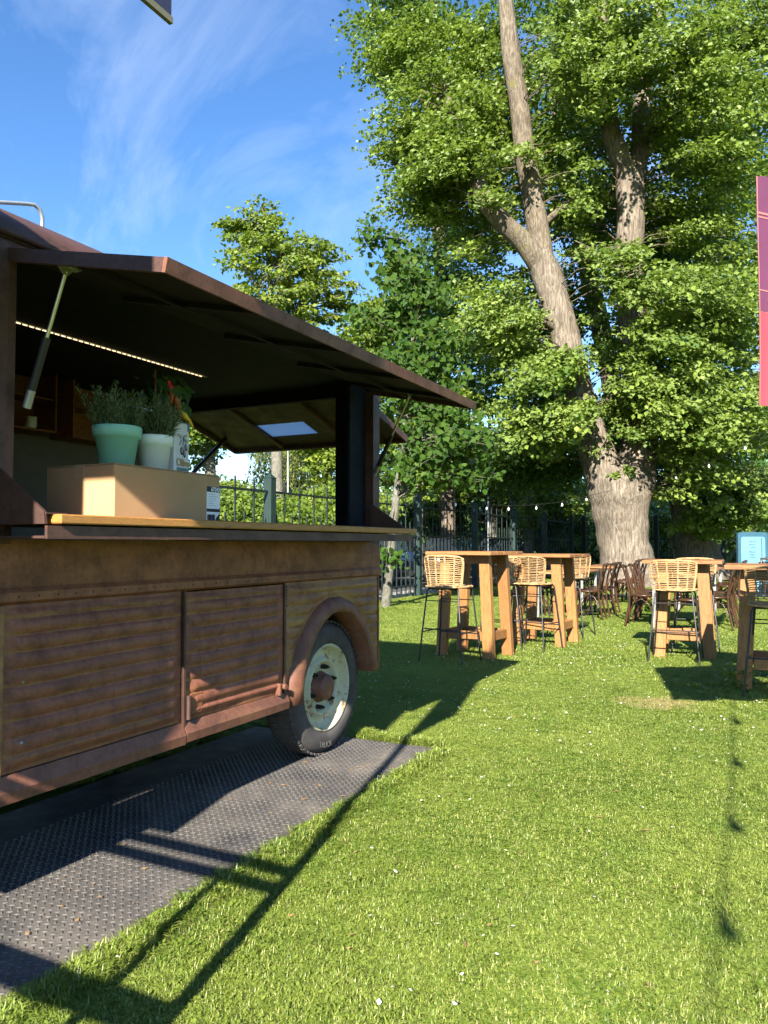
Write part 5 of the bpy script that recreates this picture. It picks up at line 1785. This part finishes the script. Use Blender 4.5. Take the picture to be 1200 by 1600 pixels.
# willow: hanging strands
wl = thing('willow_tree', 'pale weeping willow seen through the rear opening of the truck', 'tree', (0, 0, 0), group=GB)
wt = [P(455, 905, 32), P(455, 780, 32), P(450, 680, 32), P(448, 600, 32)]
limb(MB(), wt, [0.35, 0.3, 0.22, 0.1], 14, 0.06, 60).build('trunk', M['bark_young'], wl)
r = np.random.default_rng(61)
Ps, Ds = [], []
st = MB()
for k in range(170):
    q = P(452 + r.normal(0, 27), 640 + r.uniform(-40, 40), 32 + r.normal(0, 1.0))
    L = r.uniform(2.0, 5.2)
    sway = r.normal(0, .12, 2)
    n_ = int(L * 26)
    u_ = r.uniform(0, 1, n_)
    Ps.append(q + np.stack([sway[0] * u_ * L + r.normal(0, .05, n_), sway[1] * u_ * L + r.normal(0, .05, n_), -u_ * L], 1))
    Ds.append(np.stack([r.normal(0, .5, n_), r.normal(0, .5, n_), np.full(n_, -1.0)], 1))
    st.tube([q, q + np.array([sway[0] * L, sway[1] * L, -L])], 0.006, 3, caps=False)
Ps, Ds = np.concatenate(Ps), np.concatenate(Ds)
V, T = leaf_quads(Ps, Ds, r.normal(0, 1, Ps.shape), r.uniform(0.12, 0.2, len(Ps)), 0.16, 0.05)
leaves_obj('crown', V, T, np.repeat(np.clip(r.normal(.5, .25, len(Ps)), 0, 1), 4), M['willow_leaf'], wl)
st.build('strands', M['bark_young'], wl)

# shrubs along the outside of the fence
def shrub(label, specs, m, seed, per=150, size=0.10, spray=(.35, .7), mu=.4):
    o = thing('shrub', label, 'shrub', (0, 0, 0), group='shrubs behind the fence')
    C = ellipsoids(seed, specs)
    C[:, 2] = np.maximum(C[:, 2], 0.15)
    cm = C.mean(0)
    V, T, ti = foliage(C, np.array([cm[0], cm[1], 0.2]), seed + 1, per=per, size=size, spray=spray, tint_mu=mu, flat=.6)
    V[:, 2] = np.maximum(V[:, 2], 0.02)
    leaves_obj('leaves', V, T, ti, m, o)
    mb = MB()
    for k in range(7):
        q = C[k * len(C) // 7]
        mb.tube([(cm[0], cm[1], 0), (q + np.array([cm[0], cm[1], 0])) / 2, q], [0.03, .02, .008], 5)
    mb.build('stems', M['bark_dark'], o)


shrub('low green shrubs seen through the hatch behind the fence, left', [(370, 800, 18, 70, 40, 1, 60), (450, 815, 18, 60, 30, 1, 44)], M['bright_leaf'], 71, mu=.3)
shrub('low green shrubs seen through the hatch behind the fence, right', [(540, 800, 19, 55, 40, 1, 44)], M['bright_leaf'], 73, mu=.4)
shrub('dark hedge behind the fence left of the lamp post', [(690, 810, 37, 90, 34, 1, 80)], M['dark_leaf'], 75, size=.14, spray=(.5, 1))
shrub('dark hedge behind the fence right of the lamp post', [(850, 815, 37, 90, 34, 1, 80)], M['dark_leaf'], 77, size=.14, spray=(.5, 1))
shrub('green shrubs behind the far fence beside the big trunk', [(1050, 815, 42, 90, 32, 1.2, 80)], M['bright_leaf'], 79, size=.16, spray=(.6, 1.1), mu=.3)
shrub('green shrubs behind the far fence at the right edge', [(1180, 815, 42, 90, 36, 1.2, 80)], M['dark_leaf'], 80, size=.16, spray=(.6, 1.1), mu=.5)

# distant wood closing the view
r = np.random.default_rng(81)
C = []
for a in np.linspace(-75, 62, 150):
    th = YAW - R(a)
    dist = r.uniform(62, 78)
    for k in range(4 if a < 0 else 9):
        C.append((-math.sin(th) * dist + r.normal(0, 2), math.cos(th) * dist + r.normal(0, 2), r.uniform(0.5, 6.0 if a < 0 else 12.5)))
for a in np.linspace(-2, 40, 90):       # low undergrowth
    th = YAW - R(a)
    dist = r.uniform(50, 58)
    for k in range(3):
        C.append((-math.sin(th) * dist, math.cos(th) * dist + r.normal(0, 1.5), r.uniform(0.4, 4.0)))
C = np.array(C)
V, T, ti = foliage(C, np.array([0., 150, 0]), 82, per=60, size=0.55, spray=(1.6, 3.0), flat=.7, tint_mu=.4)
V[:, 2] = np.maximum(V[:, 2], 0)
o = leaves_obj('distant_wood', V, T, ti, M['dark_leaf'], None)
tag(o, 'dark green belt of trees far behind the fence', 'trees', kind='stuff')

# ---------------- the young tree with big leaves in front of the fence
DY = 14.4
yt = thing('young_tree', 'slim young tree with large dark leaves in front of the fence beside the truck', 'tree', (0, 0, 0))
ypts = [P(602, 955, DY), P(604, 930, DY), P(611, 860, DY), P(619, 780, DY), P(629, 700, DY), P(640, 600, DY), P(648, 500, DY), P(650, 420, DY), P(640, 370, DY)]
limb(MB(), ypts, [0.10, 0.085, 0.078, 0.072, 0.06, 0.05, 0.04, 0.025, 0.01], 14, 0.03, 90).build('trunk', M['bark_young'], yt)
C = ellipsoids(91, [(655, 590, DY, 78, 105, 1.0, 120), (650, 450, DY, 50, 75, .7, 52), (700, 690, DY - .3, 68, 60, .9, 62), (600, 490, DY, 42, 26, .5, 14), (588, 362, DY, 22, 14, .3, 8), (620, 405, DY, 22, 40, .4, 16), (650, 720, DY, 40, 36, .7, 22), (722, 745, DY - .2, 40, 14, .4, 9), (604, 875, DY - .1, 6, 10, .1, 3)])
r = np.random.default_rng(92)
nL = 25
idx = np.repeat(np.arange(len(C)), nL)
m_ = len(idx)
p = C[idx] + r.normal(0, 1, (m_, 3)) * np.array([.17, .17, .10])
D = r.normal(0, .8, (m_, 3)); D[:, 2] -= 0.8
N = r.normal(0, .6, (m_, 3)) + np.array([0.25, -0.6, 0.75])
Dn = D / np.linalg.norm(D, axis=1)[:, None]
s = np.cross(N, Dn); s /= np.linalg.norm(s, axis=1)[:, None]
nn = np.cross(Dn, s)
S = r.uniform(0.07, 0.15, m_)[:, None]
prof = [(0, 0, 0), (.22, .40, .06), (.55, .42, .05), (1.0, 0, -.08), (.55, -.42, .05), (.22, -.40, .06)]
V = np.stack([p + Dn * S * a + s * S * b_ + nn * S * c for a, b_, c in prof], 1).reshape(-1, 3)
oo = np.arange(m_)[:, None] * 6
T = np.concatenate([oo + [0, 1, 2], oo + [0, 2, 3], oo + [0, 3, 4], oo + [0, 4, 5]])
leaves_obj('crown', V, T, np.repeat(np.clip(r.normal(.45, .22, m_), 0, 1), 6), M['young_leaf'], yt)
twigs(MB(), C, dens(ypts[3:]), 0.018, 93, 4).build('branches', M['bark_young'], yt)

# ================================================================== STREET FURNITURE, SIGNS, CARS
lp = P(800, 850, 25.6); lp[2] = 0
lamp = thing('street_lamp', 'grey-green street lamp post rising behind the fence into the leaves', 'street lamp', tuple(lp))
MB().tube([(0, 0, 0), (0, 0, 2.4), (0, 0, 5.6)], [0.075, 0.060, 0.045], 14).build('pole', M['fence_post'], lamp)
hd = P(772, 712, 25.2) - lp
MB().tube([(0, 0, 4.0), tuple(P(792, 700, 25.5) - lp)], 0.02, 8).build('arm', M['galv'], lamp)
MB().beam(tuple(P(793, 700, 25.5) - lp), tuple(P(781, 709, 25.3) - lp), 0.16, 0.06, bev=.02).build('lamp_head', M['galv'], lamp)
sp = P(763, 850, 31); sp[2] = 0
o = thing('signpost', 'thin pale pole behind the fence left of the street lamp', 'pole', tuple(sp))
MB().tube([(0, 0, 0), (0, 0, 3.1)], 0.035, 8).build('pole', M['galv'], o)
sp = P(450, 850, 26); sp[2] = 0
o = thing('signpost', 'thin pale pole seen through the hatch right of the green fence post', 'pole', tuple(sp))
MB().tube([(0, 0, 0), (0, 0, 4.6)], 0.04, 8).build('pole', M['galv'], o)

# info panel
ip = P(1176, 850, 17.5); ip[2] = 0
info = thing('information_panel', 'pale blue information panel with rounded corners in a dark frame beside the trees', 'sign', tuple(ip), YAW - R(4))


def rrect(w_, z0, z1, r_, y0, y1):
    pts = []
    for cx, cz, a0 in ((w_ / 2 - r_, z1 - r_, 0), (-w_ / 2 + r_, z1 - r_, 90), (-w_ / 2 + r_, z0 + r_, 180), (w_ / 2 - r_, z0 + r_, 270)):
        for k in range(5):
            a = R(a0 + 22.5 * k)
            pts.append((cx + r_ * math.cos(a), cz + r_ * math.sin(a)))
    return MB().prism(pts, y0, y1, 'XZ')


rrect(0.66, 0.02, 1.47, 0.07, 0, 0.10).build('cabinet', M['blue_frame'], info)
rrect(0.53, 0.12, 1.365, 0.05, -0.006, 0.0).build('face', M['blue_panel'], info)
MB().box((0.19, -0.008, 0.74), (0.018, 0.003, 1.2)).build('divider', M['blue_frame'], info)
tl = MB()
for k, (z, w_, x) in enumerate(((1.26, .16, 0), (1.19, .14, -.02), (1.13, .17, .02), (1.02, .20, 0), (.955, .15, 0), (.90, .12, 0))):
    for q in range(int(w_ / 0.022)):
        if random.random() < .85:
            tl.box((x - w_ / 2 + q * .022, -0.0085, z + random.uniform(-.004, .004)), (0.014, 0.003, random.uniform(.014, .03)))
tl.build('print_lines', M['blue_frame'], info)

# cars parked beyond the fence
def car(label, loc, rz, col, flip=1):
    o = thing('parked_car', label, 'car', loc, rz, 'cars parked behind the fence')
    mt = NT('car_paint')
    mt.set(col, 0.25, 0.2, 0.6)
    mt.b.inputs['Coat Weight'].default_value = 0.8
    paint = mt.m
    # stations along the length (y): half width, sill height, shoulder height
    st = [(-2.15, .62, .38, .62), (-2.08, .78, .28, .74), (-1.7, .86, .24, .84), (-1.0, .89, .22, .90), (0, .90, .22, .93), (1.0, .89, .22, .95), (1.7, .86, .24, .93), (2.05, .78, .30, .86), (2.13, .62, .40, .70)]
    vs, fs = [], []
    for (y_, hw, z0, z1) in st:
        vs += [(-hw * .9, y_, z0), (-hw, y_, (z0 + z1) * .45), (-hw * .98, y_, z1 * .88), (-hw * .84, y_, z1), (hw * .84, y_, z1), (hw * .98, y_, z1 * .88), (hw, y_, (z0 + z1) * .45), (hw * .9, y_, z0)]
    for i in range(len(st) - 1):
        for k in range(8):
            fs.append((i * 8 + k, (i + 1) * 8 + k, (i + 1) * 8 + (k + 1) % 8, i * 8 + (k + 1) % 8))
    fs += [tuple(range(8)), tuple(range(len(vs) - 8, len(vs)))[::-1]]
    MB().add(vs, fs, True).build('body', paint, o)
    # cabin
    cab = [(-1.15, .74, .86), (-0.45, .62, 1.40), (0.2, .63, 1.47), (1.0, .62, 1.43), (1.75, .70, .93)]
    vs, fs = [], []
    for (y_, hw, z) in cab:
        vs += [(-.76, y_, .86), (-hw, y_, z), (hw, y_, z), (.76, y_, .86)]
    gl = MB()
    n_ = len(cab)
    roof_f = []
    for i in range(n_ - 1):
        gl.add([vs[i * 4], vs[(i + 1) * 4], vs[(i + 1) * 4 + 1], vs[i * 4 + 1]], [(0, 1, 2, 3)])
        gl.add([vs[i * 4 + 3], vs[i * 4 + 2], vs[(i + 1) * 4 + 2], vs[(i + 1) * 4 + 3]], [(0, 1, 2, 3)])
        if i in (0, n_ - 2):
            gl.add([vs[i * 4 + 1], vs[(i + 1) * 4 + 1], vs[(i + 1) * 4 + 2], vs[i * 4 + 2]], [(0, 1, 2, 3)])
    gl.build('window', M['car_glass'], o)
    rf = MB()
    for i in (1, 2):
        a = [vs[i * 4 + 1], vs[(i + 1) * 4 + 1], vs[(i + 1) * 4 + 2], vs[i * 4 + 2]]
        rf.add([(p_[0] * 1.02, p_[1], p_[2] + .012) for p_ in a], [(0, 1, 2, 3)])
    rf.build('roof', paint, o)
    for s in (-1, 1):
        for y_, zt in ((-.8, 1.12), (.25, 1.46), (1.35, 1.2)):
            MB().beam((s * .765, y_, .87), (s * (.64 if zt > 1.3 else .70), y_ + (.02 if y_ > 0 else .12), zt), .05, .02, up=(s, 0, 0)).build('pillar', paint, o)
        for y_ in (-1.35, 1.35):
            wv = MB().lathe([(0.0, 0.02), (0.2, 0.02), (0.215, 0.0), (0.30, 0.0), (0.32, -.03), (0.32, -.17), (0.28, -.19), (0, -.19)], (0, 0, 0), 20, 'X')
            wv.v = [(s * (.90 + x), y_ + yy, .32 + zz) for x, yy, zz in wv.v]
            wq = wv.build('wheel', M['steel_black'], o)
            rm = MB().lathe([(0, .026), (.19, .024), (.205, .008)], (0, 0, 0), 16, 'X')
            rm.v = [(s * (.90 + x), y_ + yy, .32 + zz) for x, yy, zz in rm.v]
            rm.build('rim', M['galv'], wq)
        MB().box((s * .58, -2.10, .66), (.26, .08, .10), bev=.02).build('headlight', M['white_pot'], o)
        MB().box((s * .62, 2.06, .78), (.2, .08, .12), bev=.02).build('tail_light', M['petal_red'], o)
        MB().box((s * .93, -.72, .98), (.14, .09, .10), bev=.02).build('mirror', paint, o)
    return o


t = NT('car_glass')
t.set((0.015, 0.02, 0.025), 0.05, 0, 0.8)
M['car_glass'] = t.m
car('dark blue car parked behind the fence just right of the truck', (-10.6, 20.6, 0.014), R(3), (0.012, 0.022, 0.06))
car('black car parked behind the fence, second from the truck', (-10.8, 26.4, 0.014), R(-2), (0.012, 0.012, 0.014))
car('grey car parked behind the fence near its far corner', (-10.7, 32.0, 0.014), R(2), (0.11, 0.12, 0.13))

# string lights from fence to trunk and on to the right
def bulbs(parent, pts):
    for p in pts:
        bl = MB().lathe([(0.0, -0.135), (0.016, -0.125), (0.025, -0.10), (0.022, -0.075), (0.014, -0.05)], tuple(p), 12).build('bulb', M['bulb'], parent)
        MB().lathe([(0.016, -0.055), (0.017, -0.01), (0.008, 0.0)], tuple(p), 10).build('socket', M['cable'], bl)


t = NT('frosted_bulb_glass')
t.set((0.85, 0.82, 0.74), 0.15, 0, 0.6)
M['bulb'] = t.m


def catenary(a, b_, sag, n_=24):
    a, b_ = np.array(a), np.array(b_)
    return [a + (b_ - a) * i / n_ - np.array([0, 0, sag * 4 * (i / n_) * (1 - i / n_)]) for i in range(n_ + 1)]


sl = thing('string_lights', 'string of pale bulbs hung from the green fence to the big trunk', 'string lights', (0, 0, 0))
c1 = catenary(P(660, 772, 17.5), P(926, 773, 21.3), 0.28)
MB().tube(c1, 0.006, 5, caps=False).build('cable', M['cable'], sl)
bulbs(sl, [c1[k] for k in (4, 8, 11, 15, 19, 23)])
sl2 = thing('string_lights', 'string of pale bulbs running from the big trunk up to the right', 'string lights', (0, 0, 0))
c2 = catenary(P(926, 773, 21.25), P(1012, 750, 21.25), 0.02, 6) + catenary(P(1012, 750, 21.2), P(1290, 610, 16.0), 0.35)
MB().tube(c2, 0.007, 5, caps=False).build('cable', M['cable'], sl2)
bulbs(sl2, [c2[k] for k in (4, 12, 17, 22, 27)])
pe_ = P(1290, 610, 16.0)
o = thing('lamp_mast', 'slim dark mast holding the string lights, right of the picture', 'pole', (pe_[0], pe_[1], 0))
MB().tube([(0, 0, 0), (0, 0, pe_[2] + .05)], 0.04, 10).build('pole', M['steel_black'], o)

# ------------------------------------------------------------------ pink banner at the right edge
bp0, bp1 = np.array([-0.055, 3.345]), np.array([0.70, 3.70])       # free edge, pole
ban = thing('banner_flag', 'tall purple and coral pink banner flag at the right edge of the picture', 'banner', (bp1[0], bp1[1], 0))
dv = bp0 - bp1
Wd = np.linalg.norm(dv)
du = dv / Wd
nv = np.array([-du[1], du[0]])


def bpt(s, z):       # s metres from the pole towards the free edge, z height; soft folds
    q = du * s + nv * (0.030 * math.sin(s * 19 + z * 1.6) * (0.3 + 0.7 * s / Wd) + 0.012 * math.sin(z * 4.1))
    return (q[0], q[1], z)


ZB, ZM, ZT = 1.745, 2.115, 2.655


def cloth(z0, z1, m, name, s0=0.0, s1=None, par=None, off=0.0, slant=0.0):
    s1 = s1 or Wd
    vs, fs = [], []
    ns, nz = 18, max(2, int((z1 - z0) / .04))
    for i in range(ns + 1):
        for k in range(nz + 1):
            s = s0 + (s1 - s0) * i / ns
            zt = z1 + slant * (1 - s / Wd)
            z = z0 + (zt - z0) * k / nz
            x, y_, z = bpt(s, z)
            vs.append((x + nv[0] * off, y_ + nv[1] * off, z))
    for i in range(ns):
        for k in range(nz):
            a = i * (nz + 1) + k
            fs.append((a, a + nz + 1, a + nz + 2, a + 1))
    o_ = MB().add(vs, fs, True).build(name, m, par or ban)
    return o_


MB().tube([(0, 0, 0), (0, 0, 3.05)], 0.014, 10).build('pole', M['galv'], ban)
MB().box((0, 0, 0.012), (0.5, 0.06, 0.018)).box((0, 0, 0.030), (0.06, 0.5, 0.018)).build('foot', M['steel_black'], ban)
cloth(ZB, ZM - .001, M['banner_pink'], 'lower_cloth')
uc = cloth(ZM, ZT, M['banner_purple'], 'upper_cloth', slant=0.12)
sgn = 1.0 if np.dot(nv, -bp0) > 0 else -1.0        # side that faces the lawn path
for side in (-1, 1):
    for z0, z1 in ((2.490, 2.497), (2.505, 2.514), (2.196, 2.202)):
        cloth(z0, z1, M['banner_print'], 'printed_line', par=uc, off=side * .002)
    cloth(ZB, ZT, M['banner_print'], 'edge_seam', s0=Wd - .006, s1=Wd - .001, par=uc, off=side * .002)
tmx = text_mesh('U', 0.22, M['banner_print'], bold=0.0)
xs = np.array([v.co[:] for v in tmx.vertices])
xs[:, 0] -= xs[:, 0].min()
for v, c in zip(tmx.vertices, xs):
    s = Wd - 0.055 - c[0]
    x, y_, z = bpt(s, 2.40 + c[1])
    off = sgn * (0.003 + c[2])
    v.co = (x + nv[0] * off, y_ + nv[1] * off, z)
link(bpy.data.objects.new('lettering', tmx), uc)
tmx = text_mesh('G', 0.075, M['banner_print'])
xs = np.array([v.co[:] for v in tmx.vertices])
xs[:, 0] -= xs[:, 0].min()
for v, c in zip(tmx.vertices, xs):
    s = Wd - 0.045 - c[0]
    x, y_, z = bpt(s, 2.158 + c[1])
    off = sgn * (0.003 + c[2])
    v.co = (x + nv[0] * off, y_ + nv[1] * off, z)
link(bpy.data.objects.new('lettering', tmx), uc)

# navy banner, only its lower corner reaches into the picture, top left
nb = thing('banner_flag', 'navy blue banner flag, its lower corner hanging in at the top left', 'banner', (-1.132, 0.46, 0))
MB().tube([(0, 0, 0), (0, 0, 4.05)], 0.016, 10).build('pole', M['steel_black'], nb)
MB().box((0, 0, 0.012), (0.5, 0.06, 0.018)).box((0, 0, 0.030), (0.06, 0.5, 0.018)).build('foot', M['steel_black'], nb)
MB().tube([(0, 0, 4.02), (0, 0.76, 4.05)], 0.010, 8).build('top_arm', M['steel_black'], nb)
NBY, NBZ = 0.757, 2.318
vs, fs = [], []
for i in range(13):
    for k in range(13):
        s, z = NBY * i / 12, NBZ + (4.0 - NBZ) * k / 12
        vs.append((0.012 * math.sin(s * 9) * (1 - k / 12) * (1 - i / 12), s, z))
for i in range(12):
    for k in range(12):
        a = i * 13 + k
        fs.append((a, a + 13, a + 14, a + 1))
MB().add(vs, fs, True).build('cloth', M['navy_cloth'], nb)
MB().box((0.0, NBY / 2, NBZ - .002), (0.010, NBY, 0.014)).build('hem', M['hem'], nb)

# unseen frame left of the viewpoint, added to cast shadows on truck and mat
fr = thing('shadow_frame', 'unseen steel frame with a dark board, added to shade the truck side', 'shadow caster', (-1.52, 0.0, 0))
for x in (-0.52, 0.48):
    MB().tube([(x, 0, 0), (x, 0, 3.3)], 0.020, 10).build('post', M['steel_black'], fr)  # posts of the unseen shadow frame
MB().tube([(0.26, 0, 0), (0.26, 0, 1.40)], 0.018, 10).build('post', M['steel_black'], fr)  # added post of the unseen shadow frame
for z in (0.90, 1.34, 1.42, 3.29):
    MB().box((-0.02, 0, z), (1.0, 0.03, 0.045 if z != 0.9 else 0.08), bev=.004).build('rail', M['steel_black'], fr)
MB().box((-0.33, 0, 1.935), (0.38, 0.02, 0.93), bev=.004).box((-0.395, 0, 2.51), (0.25, 0.02, 0.22), bev=.004).box((-0.11, 0, 2.95), (0.82, 0.02, 0.66), bev=.004).build('shadow_board', M['navyblack'], fr)  # board stepped in outline so sun patches stay on box and wheel

# small things on the lawn
pp_ = thing('ground_pipe', 'thin grey pipe lying on the grass at the foot of the big trunk', 'pipe', (0, 0, 0))
a, b_ = P(880, 850, 17.2), P(1004, 850, 17.6)
a[2] = b_[2] = 0.045
MB().tube([a, (a + b_) / 2 + np.array([0, .05, 0]), b_], 0.022, 8).build('tube', M['steel_grey'], pp_)


def weed(name, label, loc, n_st, h, size, m, seed, flowers=0):
    o = thing(name, label, 'plant', loc)
    r = np.random.default_rng(seed)
    st = MB()
    Ps, Ds, Ns = [], [], []
    fl = MB()
    for k in range(n_st):
        a = r.uniform(0, 6.28)
        ln = r.uniform(.1, .5)
        top = np.array([math.cos(a) * ln * h, math.sin(a) * ln * h, h * r.uniform(.6, 1.1)])
        st.tube([(0, 0, 0), tuple(top * .5 + np.array([0, 0, .05 * h])), tuple(top)], [.004, .003, .0015], 5)
        for i in range(7):
            u_ = r.uniform(.25, 1)
            Ps.append(top * u_); Ds.append(r.normal(0, 1, 3) * np.array([1, 1, .4])); Ns.append(np.array([r.normal(0, .4), r.normal(0, .4), 1]))
        if k < flowers:
            fl.lathe([(0, -.006), (.016, 0), (.022, .012), (0, .016)], tuple(top), 8)
    V, T = leaf_quads(np.array(Ps), np.array(Ds), np.array(Ns), r.uniform(.6, 1.2, len(Ps)) * size, .36, .1)
    leaves_obj('leaves', V, T, np.repeat(r.uniform(.3, 1, len(Ps)), 4), m, o)
    st.build('stems', m, o)
    if flowers:
        fl.build('flowers', M['petal_red'], o)


weed('weed', 'tall pale green weed growing at the foot of the shaded bar table', (-0.30, 6.86, 0), 6, 0.26, 0.06, M['bright_leaf'], 95)
weed('flower_plant', 'small red-flowered plant on the lawn left of the right-hand stool', (-2.02, 14.2, 0), 10, 0.22, 0.09, M['young_leaf'], 96, 5)
# two more chairs beside the information panel
for p_, rz, lb_ in ((P(1206, 850, 17.0), YAW + R(160), 'dark cross-back chair beside the blue information panel'),):
    o = copy_tree(chair)
    o.location = (p_[0], p_[1], 0)
    o.rotation_euler = (0, 0, rz)
    o['label'] = lb_

# a second string of bulbs overhead, right of the viewpoint (its shadow falls along the lawn)
sl3 = thing('string_lights', 'string of bulbs running overhead right of the viewpoint', 'string lights', (0, 0, 0))
c3 = catenary((0.70, 3.70, 3.04), (0.98, -4.0, 3.0), 0.25, 30)
MB().tube(c3, 0.006, 5, caps=False).build('cable', M['cable'], sl3)
bulbs(sl3, [c3[k] for k in range(2, 30, 4)])
o = thing('lamp_mast', 'slim dark mast behind the viewpoint holding the string lights', 'pole', (0.98, -4.0, 0))
MB().tube([(0, 0, 0), (0, 0, 3.05)], 0.04, 10).build('pole', M['steel_black'], o)
